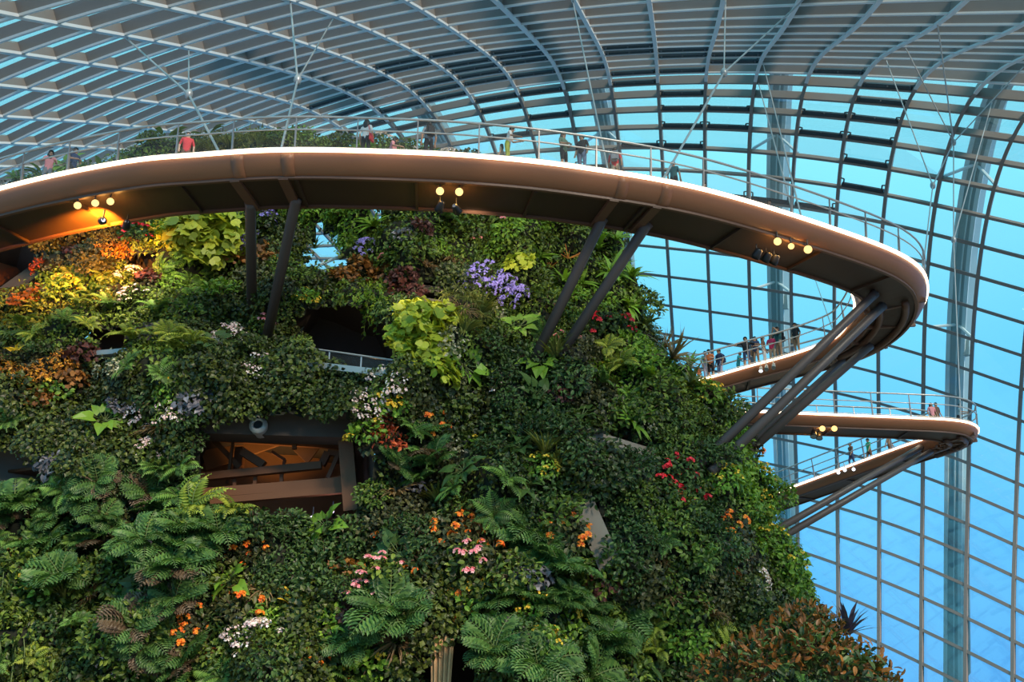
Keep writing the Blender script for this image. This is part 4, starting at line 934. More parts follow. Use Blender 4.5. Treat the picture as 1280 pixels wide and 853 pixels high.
# zones of the planting: centre and radii in the photograph, kinds with weights, ground cover
ZONES = [
 (560, 560, 900, 420, [('ivy', 3), ('mid', 2), ('teal', 2), ('fern', 1)], 'ivy'),
 # upper left
 (90, 350, 150, 90, [('fernl', 3), ('mid', 2), ('fern', 2), ('fyellow', 1)], 'mid'),
 (105, 290, 112, 34, [('croton', 8), ('fyellow', .6)], 'orange'),  # lamp-lit patch, its orange light put into the leaf colours
 (105, 325, 60, 14, [('rust', 2), ('ivyo', 2)], 'ivy_olive'),
 (190, 290, 30, 30, [('fred', 2), ('fyellow', 2)], 'mid'),
 (245, 268, 35, 12, [('fpink', 2)], 'mid'),
 (75, 335, 34, 20, [('red', 1), ('burg', 1), ('fred', 1)], 'ivy_olive'),
 (95, 355, 50, 22, [('fernl', 3), ('bright', 1)], 'bright'),
 (155, 375, 40, 22, [('fwhite', 5)], 'mid'),
 (195, 352, 28, 14, [('fpink', 1), ('burg', 1)], 'ivy_olive'),
 (40, 385, 55, 28, [('fernl', 3), ('fyellow', 1), ('rust', 1)], 'mid'),
 (255, 300, 55, 30, [('limebig', 5)], 'lime'),
 (258, 350, 55, 40, [('fernh', 5), ('bright', 1)], 'mid'),
 (325, 288, 16, 26, [('fpurple', 1)], 'ivy'),
 (310, 345, 40, 36, [('ivyo', 1), ('mid', 1), ('rust', 1)], 'ivy_olive'),
 (420, 355, 80, 28, [('fyellow', 2), ('mid', 2), ('ivyo', 1)], 'mid'),
 (442, 345, 24, 14, [('rust', 3)], 'ivy_olive'),
 (400, 268, 60, 18, [('vine', 3), ('bright', 2)], 'bright'),
 (440, 290, 18, 34, [('bright', 2), ('vine', 2)], 'bright'),
 (340, 415, 40, 26, [('fred', 1), ('fpink', 2), ('ivyo', 2)], 'ivy_olive'),
 # middle top
 (480, 315, 42, 26, [('fred', 3), ('fpink', 2), ('fpurple', 1)], 'mid'),
 (515, 315, 16, 24, [('slate', 3)], 'mid'),
 (478, 360, 26, 18, [('rust', 2), ('lime', 1), ('burg', 1)], 'mid'),
 (508, 365, 18, 16, [('burg', 3)], 'ivy_olive'),
 (465, 385, 24, 20, [('bright', 2), ('vine', 1)], 'bright'),
 (528, 285, 30, 22, [('burg', 2), ('fern', 1), ('fred', 1)], 'mid'),
 (590, 272, 70, 18, [('fern', 1), ('grass', 2), ('bright', 2), ('strap', 1)], 'mid'),
 (560, 310, 50, 26, [('mid', 2), ('fpink', 1), ('heart', 1), ('bright', 1)], 'mid'),
 (545, 335, 20, 16, [('drygrass', 2)], 'ivy_olive'),
 (622, 283, 26, 18, [('fpink', 4)], 'mid'),
 (660, 300, 50, 30, [('mid', 2), ('strap', 1), ('fpurple', 0.6), ('bright', 1)], 'mid'),
 (690, 268, 60, 18, [('bright', 2), ('strap', 2), ('fpink', 1)], 'bright'),
 (705, 330, 26, 26, [('croleaf', 3), ('teal', 1)], 'mid'),
 (640, 340, 16, 18, [('fyellow', 2), ('lime', 1)], 'mid'),
 (625, 362, 38, 24, [('fpurple', 5)], 'mid'),
 (665, 370, 30, 22, [('fwhite', 1), ('mid', 2), ('fpink', 1)], 'mid'),
 (575, 395, 44, 28, [('grass', 4), ('drygrass', 1)], 'grass'),
 (640, 405, 40, 22, [('grass', 1), ('mid', 2), ('heartg', 1), ('varieg', 1)], 'mid'),
 (528, 430, 32, 50, [('lime', 6)], 'lime'),
 (575, 432, 28, 16, [('varieg', 3), ('slate', 1)], 'mid'),
 (750, 350, 60, 50, [('strap', 3), ('yucca', 1), ('bright', 2), ('mid', 1)], 'mid'),
 (730, 410, 60, 36, [('mid', 2), ('bright', 1), ('teal', 1), ('fpink', 1)], 'mid'),
 (775, 405, 34, 26, [('fred', 3), ('grass', 1)], 'mid'),
 (740, 440, 40, 16, [('drygrass', 2), ('grass', 1), ('ivyo', 1)], 'ivy_olive'),
 # right slope
 (790, 475, 60, 40, [('strap', 2), ('fernl', 2), ('bright', 3)], 'bright'),
 (800, 510, 34, 24, [('fernh', 2), ('bright', 1), ('lime', 1)], 'bright'),
 (840, 505, 40, 26, [('mid', 2), ('heartg', 2)], 'mid'),
 (868, 480, 22, 20, [('yucca', 1), ('fyellow', 1), ('fwhite', 1)], 'mid'),
 (835, 560, 60, 40, [('teal', 2), ('mid', 2), ('fwhite', 1)], 'teal'),
 (935, 545, 40, 45, [('fyellow', 4), ('bright', 3)], 'bright'),
 (860, 630, 50, 45, [('fred', 4), ('teal', 2), ('mid', 1)], 'teal'),
 (930, 620, 50, 60, [('teal', 2), ('mid', 3), ('heartg', 1), ('fyellow', 1)], 'mid'),
 (880, 665, 24, 18, [('slate', 1), ('teal', 1)], 'teal'),
 (985, 700, 30, 40, [('fyellow', 3), ('fernl', 1)], 'mid'),
 (960, 725, 50, 30, [('mid', 2), ('fred', 1), ('fwhite', 1)], 'ivy_olive'),
 (850, 740, 80, 70, [('mid', 1), ('teal', 3), ('fred', .7), ('fern', 1), ('ivyo', 1), ('drygrass', .4)], 'teal'),
 (860, 800, 50, 50, [('fernl', 1), ('bright', 1), ('mid', 2)], 'mid'),
 (948, 575, 42, 62, [('fyellow', 4), ('bright', 3), ('fernl', 1)], 'bright'),
 (968, 650, 34, 55, [('fyellow', 2), ('bright', 3), ('heartg', 1), ('fernl', 1)], 'bright'),
 (1002, 712, 34, 40, [('fyellow', 3), ('bright', 2), ('rust', 1)], 'bright'),
 # centre
 (640, 490, 80, 50, [('teal', 5), ('heart', 1)], 'teal'),
 (585, 465, 34, 16, [('heartg', 3)], 'mid'),
 (735, 500, 36, 30, [('drygrass', 1), ('ivyo', 2), ('fern', 1)], 'ivy_olive'),
 (680, 570, 80, 60, [('ivy', 3), ('teal', 3), ('heart', 1)], 'ivy'),
 (650, 562, 30, 16, [('fred', 2), ('heart', 1)], 'ivy'),
 (560, 500, 60, 45, [('ivy', 3), ('ivyo', 2)], 'ivy'),
 (540, 590, 60, 60, [('fern', 3), ('fernb', 1), ('varieg', 1), ('drygrass', 1)], 'ivy_olive'),
 (470, 530, 30, 45, [('red', 1), ('fyellow', 2), ('ivyo', 1), ('burg', 1)], 'ivy_olive'),
 (500, 660, 80, 30, [('ivyo', 2), ('forange', 1), ('teal', 2), ('drygrass', 1)], 'ivy_olive'),
 (590, 680, 55, 35, [('forange', 3), ('fpink', 1), ('ivyo', 2)], 'ivy_olive'),
 (540, 750, 80, 50, [('ivy', 5), ('ivyo', 1)], 'ivy'),
 (700, 690, 60, 40, [('mid', 1), ('fernt', 2), ('forange', 1)], 'teal'),
 (690, 780, 90, 80, [('fernt', 5), ('teal', 1), ('mid', 1)], 'teal'),
 (770, 660, 40, 50, [('fernt', 2), ('teal', 2)], 'teal'),
 (800, 800, 40, 30, [('drygrass', 1), ('fernl', 1), ('heart', 1)], 'mid'),
 # left and lower left
 (300, 470, 90, 60, [('ivy', 6)], 'ivy'),
 (60, 470, 55, 26, [('croton', 3), ('fyellow', 2)], 'ivy_olive'),
 (50, 490, 30, 30, [('red', 3), ('croton', 2)], 'ivy_olive'),
 (125, 475, 45, 22, [('varieg', 2), ('rust', 1), ('fyellow', 1)], 'ivy_olive'),
 (200, 440, 34, 34, [('fernl', 3), ('fern', 1)], 'mid'),
 (130, 550, 110, 50, [('ivy', 6)], 'ivy'),
 (195, 535, 34, 40, [('fwhite', 1), ('teal', 2), ('ivy', 1)], 'ivy'),
 (200, 600, 70, 30, [('teal', 2), ('fern', 2)], 'teal'),
 (140, 670, 160, 75, [('fernt', 4), ('fern', 2), ('fernb', 1.6), ('ivyo', .5), ('burg', .3)], 'teal'),
 (270, 648, 30, 20, [('fernl', 3)], 'mid'),
 (110, 790, 130, 70, [('mid', 1.5), ('fern', 1), ('ivy', 2), ('teal', 1), ('drygrass', .6), ('fernb', .6)], 'mid'),
 (20, 770, 50, 60, [('mid', 2), ('vinet', 1)], 'mid'),
 (380, 690, 75, 45, [('teal', 5)], 'teal'),
 (300, 695, 24, 18, [('forange', 3)], 'ivy_olive'),
 (265, 735, 22, 12, [('fred', 2)], 'teal'),
 (260, 790, 80, 50, [('teal', 2), ('forange', 1), ('mid', 1), ('fernb', 1)], 'teal'),
 (380, 790, 80, 50, [('bright', .7), ('mid', 2), ('fwhite', .5), ('ivy', 1.5), ('forange', .5)], 'mid'),
 (470, 740, 34, 22, [('fpink', 3), ('fernb', 1)], 'teal'),
 (480, 790, 40, 40, [('fernt', 4)], 'teal'),
 # above the walkway
 (120, 185, 200, 45, [('heartg', 1), ('banana', 1.5), ('bright', 2), ('fpink', 1), ('mid', 1), ('strap', 1)], 'mid'),
 (290, 190, 60, 24, [('grass', 3), ('bright', 1)], 'grass'),
 (510, 185, 150, 22, [('fwhite', 2), ('mid', 1), ('bright', 1)], 'mid'),
]
def zone_at(px, py):
    z = ZONES[0]
    for q in ZONES[1:]:
        if ((px - q[0]) / q[2]) ** 2 + ((py - q[1]) / q[3]) ** 2 < 1: z = q
    return z
LANDMARKS = [('the large window opening', 350, 585), ('the railed balcony opening', 435, 430), ('the left pair of struts', 332, 340), ('the pair of amber lamps', 562, 250),
             ('the long struts in the middle', 715, 390), ('the three amber lamps', 118, 262), ('the small brown window', 140, 427), ('the right-hand concrete ledge', 775, 560), ('the leaning concrete pillar', 742, 662),
             ('the hanging ropes', 553, 825), ('the four long struts', 905, 555), ('the farthest walkway span', 962, 640), ('the bottom right corner shrub', 1020, 800), ('the violet corner lamp', 42, 340),
             ('the gap to the sky', 410, 312), ('the purple flower bank', 625, 362), ('the bottom left corner', 40, 815), ('the small concrete terrace', 542, 370), ('the middle walkway end', 868, 470), ('the grey wall at left', 10, 600)]
placed = []
def add_plant(k, p, n, s, px, py, spin=None, upw=None):
    name, phrase, cat, variants, s0, s1, lean = KINDS[k]
    up = (Vector(n) * lean + Vector((0, 0, 1)) * (1.15 - lean)).normalized()
    q = Vector((0, 0, 1)).rotation_difference(up) @ Matrix.Rotation(RNG.random() * 6.28 if spin is None else spin, 3, 'Z').to_quaternion()
    root = empty(name, p); root.rotation_mode = 'QUATERNION'; root.rotation_quaternion = q; root.scale = (s, s, s)
    for pn, dt, Mx in variants[int(RNG.integers(len(variants)))]:
        o = obj(pn, dt, root); o.matrix_local = Mx
    placed.append((k, root, px, py)); return root
# hand-placed plants that stand out in the photograph
HAND = [('yleaf', 360, 766, .75), ('yleaf', 646, 752, .6), ('yleaf', 797, 805, .7), ('yleaf', 985, 668, .7), ('yleaf', 30, 450, .7), ('yleaf', 130, 478, .5), ('banana', 165, 192, 1.05), ('banana', 207, 186, 1.0), ('banana', 128, 196, .9), ('banana', 262, 180, .8), ('yuccar', 830, 450, 1.3), ('yuccar', 818, 436, 1.1), ('yucca', 796, 405, 1.15), ('yucca', 856, 492, 1.1), ('strap', 762, 350, 1.3), ('strap', 780, 385, 1.2), ('strap', 745, 322, 1.2), ('croleaf', 705, 322, 1.0),
        ('heartg', 650, 412, .8), ('limebig', 240, 292, 1.0), ('limebig', 275, 300, 1.0), ('limebig', 256, 318, .95), ('fpurple', 322, 285, .8), ('fpurple', 612, 352, .85), ('fpurple', 632, 365, .85), ('fpurple', 650, 378, .75), ('fpurple', 618, 372, .7),
        ('lime', 520, 405, .95), ('lime', 530, 430, 1.0), ('lime', 525, 455, 1.0), ('lime', 538, 470, .8), ('yucca', 398, 318, .7), ('strap', 470, 285, .9), ('strap', 668, 325, .9),
        ('fernb', 210, 730, 1.6), ('fernl', 255, 650, 1.5), ('fernt', 480, 780, 1.7), ('fernt', 90, 730, 1.5), ('fernb', 130, 700, 1.4), ('fernt', 690, 735, 1.6), ('fred', 850, 608, .85), ('fred', 868, 625, .8), ('fred', 845, 590, .8), ('fpink', 475, 735, .8)]
for (k, px, py, s) in HAND:
    h, n = hit(px, py, full_bvh)
    if h is not None:
        if n.y > 0: n = -n
        add_plant(k, h + n * 0.42, n, s, px, py)
pts = [(px, py) for _, px, py, _ in HAND]
grid = {}
def far(px, py, r):
    gx, gy = int(px // 30), int(py // 30)
    for a in (-1, 0, 1):
        for b in (-1, 0, 1):
            for (x, y, rr) in grid.get((gx + a, gy + b), ()):
                if (x - px) ** 2 + (y - py) ** 2 < (min(r, rr)) ** 2: return False
    return True
for (x, y) in pts: grid.setdefault((int(x // 30), int(y // 30)), []).append((x, y, 22))
for _ in range(26000):
    px = -22 + 1162 * RNG.random(); py = 150 + 722 * RNG.random()
    if any(inside(px, py, P) or inside(px, py + 13, P) or inside(px, py - 9, P) for P in OPEN.values()): continue
    z = zone_at(px, py); w = np.array([b for a, b in z[4]], float); k = z[4][int(RNG.choice(len(w), p=w / w.sum()))][0]
    if py > 420 and RNG.random() < 0.17:      # odd ones out among the lower planting
        k = ['varieg', 'drygrass', 'heart', 'fernb', 'fernl', 'burg', 'slate', 'heartg', 'forange', 'fwhite', 'rust', 'fyellow', 'grass', 'strap'][int(RNG.integers(14))]
    r = {'fernt': 27, 'fernb': 27, 'ivy': 25, 'ivyo': 24, 'fern': 23, 'fernl': 22, 'yucca': 28, 'strap': 24}.get(k, 21)
    if not far(px, py, r): continue
    dpl = math.hypot((px - 743) * 1.2, py - 664)
    if dpl < 34 or (dpl < 78 and k in ('fernt', 'fernb')): continue       # the concrete pillar stays bare
    h, n = hit(px, py)
    if h is None: continue
    if n.y > 0 and n.z < 0.3: n = -n
    if n.dot(h.normalized()) > 0.05: continue
    if all(walk_bvh.ray_cast(Vector((0, 0, 0)), ray(px, min(853, py + q)).normalized(), 100)[0] is not None for q in (-24, -12, 0, 12, 24)): continue     # wholly behind the walkway
    grid.setdefault((int(px // 30), int(py // 30)), []).append((px, py, r))
    s0, s1 = KINDS[k][4:6]; add_plant(k, h + n * (0.38 if k in ('fernt', 'fernb', 'fern', 'fernl', 'strap', 'yucca', 'heart', 'heartg') else 0.12), n, s0 + (s1 - s0) * RNG.random(), px, py)
# the bronze shrub in the bottom right corner stands in front of the mountain
for (px, py, s, dy) in ((1000, 822, 1.25, 25.5), (955, 838, 1.1, 25.2), (1050, 846, 1.2, 25.4), (1008, 795, 1.0, 26.2), (1082, 866, 1.0, 25.8), (912, 856, 1.0, 25.6)):
    add_plant('bronze', at_depth(px, py, dy), Vector((0, -.3, 1)), s, px, py)
add_plant('purp', at_depth(1060, 794, 26.6), Vector((0.2, -.2, 1)), 1.0, 1058, 778)
# ground cover: thousands of small leaves nobody could count
tri = np.array([(q[0], q[1], q[2]) for q in keep] + [(q[0], q[2], q[3]) for q in keep]); V = np.array([tuple(v) for v in mverts])
A, B, C_ = V[tri[:, 0]], V[tri[:, 1]], V[tri[:, 2]]; nr = np.cross(B - A, C_ - A); ar = np.linalg.norm(nr, axis=1) / 2; nr = nrm(nr)
cen = (A + B + C_) / 3; flip = ((cen[:, :2] - np.array(MC)) * nr[:, :2]).sum(1) < 0; nr[flip] *= -1
dp = cen[:, 1] * math.cos(PITCH) + cen[:, 2] * math.sin(PITCH); sx = 640 + F * cen[:, 0] / dp; sy = 426.5 - F * (cen[:, 2] * math.cos(PITCH) - cen[:, 1] * math.sin(PITCH)) / dp
ok = (sx > -120) & (sx < 1200) & (sy > 140) & (sy < 920) & ((nr * nrm(cen)).sum(1) < 0.25)
wgt = ar * ok; NLEAF = 150000; ch = RNG.choice(len(tri), NLEAF, p=wgt / wgt.sum()); u = RNG.random((NLEAF, 2)); fl = u.sum(1) > 1; u[fl] = 1 - u[fl]
pp = A[ch] + (B[ch] - A[ch]) * u[:, :1] + (C_[ch] - A[ch]) * u[:, 1:]; nn = nr[ch]
zsel = np.array([zone_at(sx[c], sy[c])[5] for c in range(len(tri))])[ch]
dd = nn * 0.35 + RNG.normal(size=(NLEAF, 3)) * .45 + np.array([0, 0, -.55]); nv = nn + np.array([0, 0, .5]) + RNG.normal(size=(NLEAF, 3)) * .35; off = 0.03 + 0.38 * RNG.random(NLEAF) ** 1.5; s = .7 + .6 * RNG.random(NLEAF)
CARPET = {'ivy': ('small dark green ivy leaves carpeting the mountain', .17, .14), 'ivy_olive': ('small olive-brown creeping leaves carpeting the mountain', .17, .13), 'mid': ('mid-green creeping leaves carpeting the mountain', .19, .12), 'teal': ('blue-green creeping leaves carpeting the lower mountain', .19, .11),
          'bright': ('bright green creeping leaves carpeting the upper mountain', .20, .13), 'lime': ('yellow-green creeping leaves on the upper mountain', .28, .22), 'grass': ('olive grassy leaves on the mountain ledges', .4, .05), 'orange': ('creeping leaves with lamp light put into their orange colour, under the upper left lamps', .22, .13)}
for ck, (lab, L, Wd) in CARPET.items():
    m = zsel == ck
    if not m.any(): continue
    v, f = batch('dia', pp[m] + nn[m] * off[m, None], dd[m], nv[m], L * s[m], Wd * s[m])
    o = obj('creeping_leaves', mesh('creeping_leaves', v, f, LM[ck])); tag(o, lab, 'ground cover', None, 'stuff')
# a label for every plant: what it is, which landmark it grows next to, its rank there
buckets = {}
for k, root, px, py in placed:
    best = min(LANDMARKS, key=lambda l: (l[1] - px) ** 2 + ((l[2] - py) * 1.1) ** 2); dx, dy = px - best[1], py - best[2]
    rel = ('right of' if dx > 0 else 'left of') if abs(dx) > abs(dy) else ('below' if dy > 0 else 'above')
    if px < 640 and py < 235 or (px < 640 and py < 215): rel, best = 'behind', ('the upper walkway railing', 0, 0)
    buckets.setdefault((KINDS[k][1], rel, best[0]), []).append((px, root, k))
ORDX = ['', 'second ', 'third ', 'fourth ', 'fifth ', 'sixth ', 'seventh ', 'eighth ', 'ninth ', 'tenth ', 'eleventh ', 'twelfth ', 'thirteenth ', 'fourteenth ', 'fifteenth ', 'sixteenth ', 'seventeenth ', 'eighteenth ']
ORD = ORDX + ['nineteenth ', 'twentieth '] + ['number %d ' % k for k in range(21, 60)]
for (phrase, rel, lmk), L in buckets.items():
    L.sort(key=lambda q: q[0]); n = len(L)
    for r_, (px, root, k) in enumerate(L):
        where = f'{rel} {lmk}'
        if n == 1: lab = f'{phrase} {where}'
        elif r_ == 0: lab = f'leftmost {phrase} {where}'
        elif r_ == n - 1: lab = f'rightmost {phrase} {where}'
        else: lab = f'{ORD[r_]}{phrase} from left, {where}'
        tag(root, lab, KINDS[k][2], KINDS[k][0].replace('_', ' ') + 's on the planted mountain')

# ------------------------------------------------------------------ visitors
CLOTH = {}
def cloth(k, c, rough=.8):
    if k not in CLOTH: CLOTH[k] = pbr('cloth_' + k, c, rough, 0, 0.12, 6)
    return CLOTH[k]
COLR = {'pink': (.72, .28, .30), 'navy': (.03, .05, .12), 'black': (.015, .015, .02), 'white': (.65, .64, .62), 'grey': (.22, .23, .25), 'red': (.62, .05, .06), 'green': (.05, .16, .10), 'lime': (.34, .38, .06), 'teal': (.03, .34, .38), 'orange': (.70, .20, .07), 'hotpink': (.72, .05, .16),
        'beige': (.45, .34, .24), 'brown': (.16, .08, .05), 'denim': (.16, .20, .30), 'camo': (.12, .18, .12), 'skyblue': (.22, .36, .42), 'darkteal': (.02, .10, .11), 'kelly': (.02, .38, .15), 'lilac': (.40, .38, .52), 'tan': (.30, .19, .12)}
SKIN = {'light': (.60, .36, .25), 'mid': (.42, .23, .14), 'dark': (.20, .10, .06)}
HAIRM = pbr('dark_hair', (.012, .010, .010), .5, 0, .2, 20); EYEM = pbr('eye_dark', (.02, .015, .012), .3); LIPM = pbr('lip', (.35, .10, .09), .5)
def skeleton(pose):
    J = {'pelvis': ((0, 0, .95), .125), 'spine': ((0, 0, 1.12), .115), 'chest': ((0, 0, 1.31), .135), 'neck': ((0, .0, 1.46), .055), 'head': ((0, .02, 1.56), .088), 'crown': ((0, .015, 1.645), .078)}
    E = [('pelvis', 'spine', 't'), ('spine', 'chest', 't'), ('chest', 'neck', 't'), ('neck', 'head', 's'), ('head', 'crown', 's')]
    for s, n in ((-1, 'l'), (1, 'r')):
        el, wr = {'stand': ((.25, -.03, 1.14), (.25, .07, .90)), 'lean': ((.25, .10, 1.18), (.17, .34, 1.13)), 'photo': ((.25, .17, 1.27), (.08, .22, 1.55)), 'wide': ((.43, .08, 1.30), (.66, .2, 1.22)), 'hold': ((.24, .04, 1.15), (.10, .24, 1.12)),
                  'walk': ((.24, -.10 * s, 1.15), (.25, .02 - .2 * s, .93))}[pose]
        J['sh' + n] = ((s * .175, 0, 1.405), .062); J['el' + n] = ((s * el[0], el[1], el[2]), .044); J['wr' + n] = ((s * wr[0], wr[1], wr[2]), .030)
        d = (Vector((s * wr[0], wr[1], wr[2])) - Vector((s * el[0], el[1], el[2]))).normalized(); w = Vector((s * wr[0], wr[1], wr[2])); side = d.cross(Vector((0, 0, 1)))
        side = side.normalized() if side.length > .1 else Vector((1, 0, 0)); pal = w + d * .07; J['pa' + n] = (tuple(pal), .034)
        E += [('chest', 'sh' + n, 't'), ('sh' + n, 'el' + n, 'u'), ('el' + n, 'wr' + n, 'f'), ('wr' + n, 'pa' + n, 's')]
        for k, (o, ln) in enumerate(((-.03, .068), (-.010, .08), (.012, .074), (.032, .058))):
            J['fi%s%d' % (n, k)] = (tuple(pal + side * o * 1.25 + d * ln + Vector((0, 0, -.012))), .009); E.append(('pa' + n, 'fi%s%d' % (n, k), 's'))
        J['th' + n] = (tuple(w + d * .055 + side * (-.055) + Vector((0, 0, .01))), .010); E.append(('wr' + n, 'th' + n, 's'))
        k_, a_ = {'walk': ((s * .10, .10 * s + .05, .50), (s * .10, .14 * s - .10, .09))}.get(pose, ((s * .105, .02, .50), (s * .11, -.01, .085)))
        J['hi' + n] = ((s * .09, 0, .90), .098); J['kn' + n] = (k_, .062); J['an' + n] = (a_, .042); J['to' + n] = ((a_[0], a_[1] + .14, .035), .036)
        E += [('pelvis', 'hi' + n, 'p'), ('hi' + n, 'kn' + n, 'p'), ('kn' + n, 'an' + n, 'q'), ('an' + n, 'to' + n, 'b')]
    if pose in ('lean',):
        for k in J:
            p, r = J[k]; up = max(0, p[2] - .95)
            if k[:2] not in ('wr', 'pa', 'fi', 'th'): J[k] = ((p[0], p[1] + up * .28, p[2] - up * .05), r)
            else: J[k] = ((p[0], p[1] + .12, p[2]), r)
    return J, E
pending = []
def person(label, p, face, h, pose, shirt, pants, skin='mid', long_hair=False, shorts=False, sleeves='short', group='visitors on the walkways', cap=None):
    J, E = skeleton(pose); names = list(J); me = bpy.data.meshes.new('person')
    me.from_pydata([J[n][0] for n in names], [(names.index(a), names.index(b)) for a, b, _ in E], [])
    o = bpy.data.objects.new('person', me); COL.objects.link(o)
    md = o.modifiers.new('skin', 'SKIN'); md.use_smooth_shade = True
    if not me.skin_vertices: raise RuntimeError('no skin layer')
    for i, n in enumerate(names):
        me.skin_vertices[0].data[i].radius = (J[n][1] * (1.25 if n in ('chest', 'spine', 'pelvis') else 1), J[n][1] * (.85 if n in ('chest', 'spine', 'pelvis') else 1)); me.skin_vertices[0].data[i].use_root = (n == 'pelvis')
    sb = o.modifiers.new('sub', 'SUBSURF'); sb.levels = 1; sb.render_levels = 1
    pending.append((o, J, E, label, p, face, h, pose, shirt, pants, skin, long_hair, shorts, sleeves, group, cap))
def finish_people():
    dg = bpy.context.evaluated_depsgraph_get()
    for (o, J, E, label, p, face, h, pose, shirt, pants, skin, long_hair, shorts, sleeves, group, cap) in pending:
        me = bpy.data.meshes.new_from_object(o.evaluated_get(dg)); me.name = 'person'; o.modifiers.clear(); o.data = me
        mats = [pbr('skin_' + skin, SKIN[skin], .55) if 'skin_' + skin not in bpy.data.materials else bpy.data.materials['skin_' + skin], cloth(shirt, COLR[shirt]), cloth(pants, COLR[pants]), cloth('black', COLR['black'])]
        me.materials.clear()
        for m in mats: me.materials.append(m)
        code = {'t': 1, 's': 0, 'u': 1, 'f': 0 if sleeves == 'short' else 1, 'p': 2, 'q': 0 if shorts else 2, 'b': 3}
        seg = [(Vector(J[a][0]), Vector(J[b][0]), J[a][1], J[b][1], c) for a, b, c in E]
        for f in me.polygons:
            c = Vector(f.center); best = (9, 0)
            for a, b, ra, rb, t in seg:
                ab = b - a; u = max(0, min(1, (c - a).dot(ab) / ab.length_squared)); d = (c - a - ab * u).length - (ra * (1 - u) + rb * u)
                if d < best[0]: best = (d, code[t])
            f.material_index = best[1]; f.use_smooth = True
        s = h / 1.73; o.scale = (s, s, s); o.location = p; o.rotation_euler = (0, 0, R(face + 180)); tag(o, label, 'person', group)
        hd = Vector(J['head'][0]); cr_ = Vector(J['crown'][0])
        mb = MB(); c = hd.lerp(cr_, .62) + Vector((0, -.018, .012)); mb.sphere(c, .108, 0, 12, 8, (.95, 1.05, 1.0))
        fc = [q for q in mb.f if not all(mb.v[i][1] > c.y + .045 and mb.v[i][2] < c.z + .045 for i in q) and not all(mb.v[i][2] < c.z - .045 and mb.v[i][1] > c.y - .02 for i in q)]; mb.f = fc; mb.m = [0] * len(fc)
        if long_hair: mb.sphere(hd + Vector((0, -.055, -.05)), .118, 0, 12, 8, (1.08, .72, 1.7))
        mb.build('hair', cloth(cap, COLR[cap]) if cap else HAIRM, o, True)
        mb = MB(); fz = hd.z + .03; fy = hd.y + .086
        for sx in (-1, 1): mb.sphere((hd.x + sx * .032, fy - .006, fz), .011, 0, 6, 4); mb.sphere((hd.x + sx * .088, hd.y - .005, fz - .015), .022, 1, 6, 4, (.5, .8, 1.3))
        mb.sphere((hd.x, fy + .006, fz - .035), .017, 1, 6, 4, (.8, 1, 1.4)); mb.sphere((hd.x, fy - .012, fz - .075), .02, 2, 6, 4, (1.2, .6, .4))
        mb.build('face', [EYEM, mats[0], LIPM], o, True)
def near_edge(px, seg):
    side = {0: -.5, 1: .5, 2: -.5, 3: .5}[seg]; k0, k1, _ = SEGS[seg]; best = None
    for k in range(k0, k1 + 1):
        if seg == 1 and WPAR[k] < K1 + 2.2: continue
        q = wp(k, side, 0); x, y = project(q)
        if best is None or abs(x - px) < best[0]: best = (abs(x - px), k, side)
    return best[1], best[2]
def stand(px, head_y, h, seg):
    """floor point on the deck for a visitor whose head top shows at (px, head_y)"""
    k, side = near_edge(px, seg); w = W4[k, 3]; best = None
    for t in np.linspace(.16, .86, 36):
        q = wp(k, side * (1 - 2 * t), 0) if True else None
        x, y = project(q + Vector((0, 0, h))); e = abs(y - head_y)
        if best is None or e < best[0]: best = (e, q, x)
    q = best[1]; T = Vector((WT[k, 0], WT[k, 1], 0)); sgn = 1 if seg in (0, 2) else -1
    x1 = project(q + T * .5 + Vector((0, 0, h)))[0]; x0 = project(q + Vector((0, 0, h)))[0]
    return q + T * (.5 * (px - x0) / (x1 - x0) if abs(x1 - x0) > 1 else 0)
P0 = lambda px, hy, h=1.7: stand(px, hy, h, 0)
person('woman in a pink top leaning on the railing at far left', P0(64, 184, 1.68), 30, 1.68, 'lean', 'pink', 'grey', 'mid', True)
person('person in dark blue beside the woman in pink', P0(95, 178), 60, 1.7, 'hold', 'navy', 'black', 'mid')
person('person in a red top and white cap behind the left railing', P0(236, 163), 20, 1.7, 'stand', 'red', 'brown', 'light', cap='white')
person('woman in a white top with a red shoulder bag, back turned', P0(459, 150, 1.68), 160, 1.68, 'stand', 'white', 'black', 'mid', True)
person('person with only head and arm showing, right of the white top', P0(489, 171, 1.6), 80, 1.6, 'lean', 'pink', 'brown', 'mid', True)
person('person in grey with a dark backpack behind the planting', P0(537, 152, 1.72), 200, 1.72, 'stand', 'grey', 'black', 'mid')
person('person in white top and lime green trousers facing right', P0(634, 157, 1.66), 80, 1.66, 'lean', 'white', 'lime', 'mid', cap='black')
person('small child beside the person in lime green trousers', P0(627, 180, 1.1), 250, 1.1, 'stand', 'beige', 'beige', 'light', True, True)
person('long-haired woman in a green patterned top at the railing', P0(704, 157, 1.68), 45, 1.68, 'hold', 'camo', 'black', 'mid', True, True)
person('man in a black T-shirt and grey jeans at the railing', P0(727, 160, 1.72), 325, 1.72, 'stand', 'black', 'denim', 'mid')
person('person with a grey and red backpack walking away', P0(768, 184, 1.66), 170, 1.66, 'walk', 'red', 'beige', 'mid')
person('dark-clad person behind the rail right of the backpacker, seen from chest up', P0(841, 198, 1.6), 150, 1.6, 'stand', 'darkteal', 'black', 'mid')
person('small dark figure by the rail above the right struts', P0(880, 221, 1.35), 30, 1.35, 'stand', 'navy', 'black', 'mid')
person('larger of two dark silhouettes in front of the tall column', P0(961, 237, 1.66), 20, 1.66, 'hold', 'brown', 'brown', 'dark', True)
person('small dark head left of the larger silhouette by the column', P0(949, 245, 1.45), 20, 1.45, 'stand', 'brown', 'brown', 'dark')
S1 = lambda px, hy, h=1.7: stand(px, hy, h, 1)
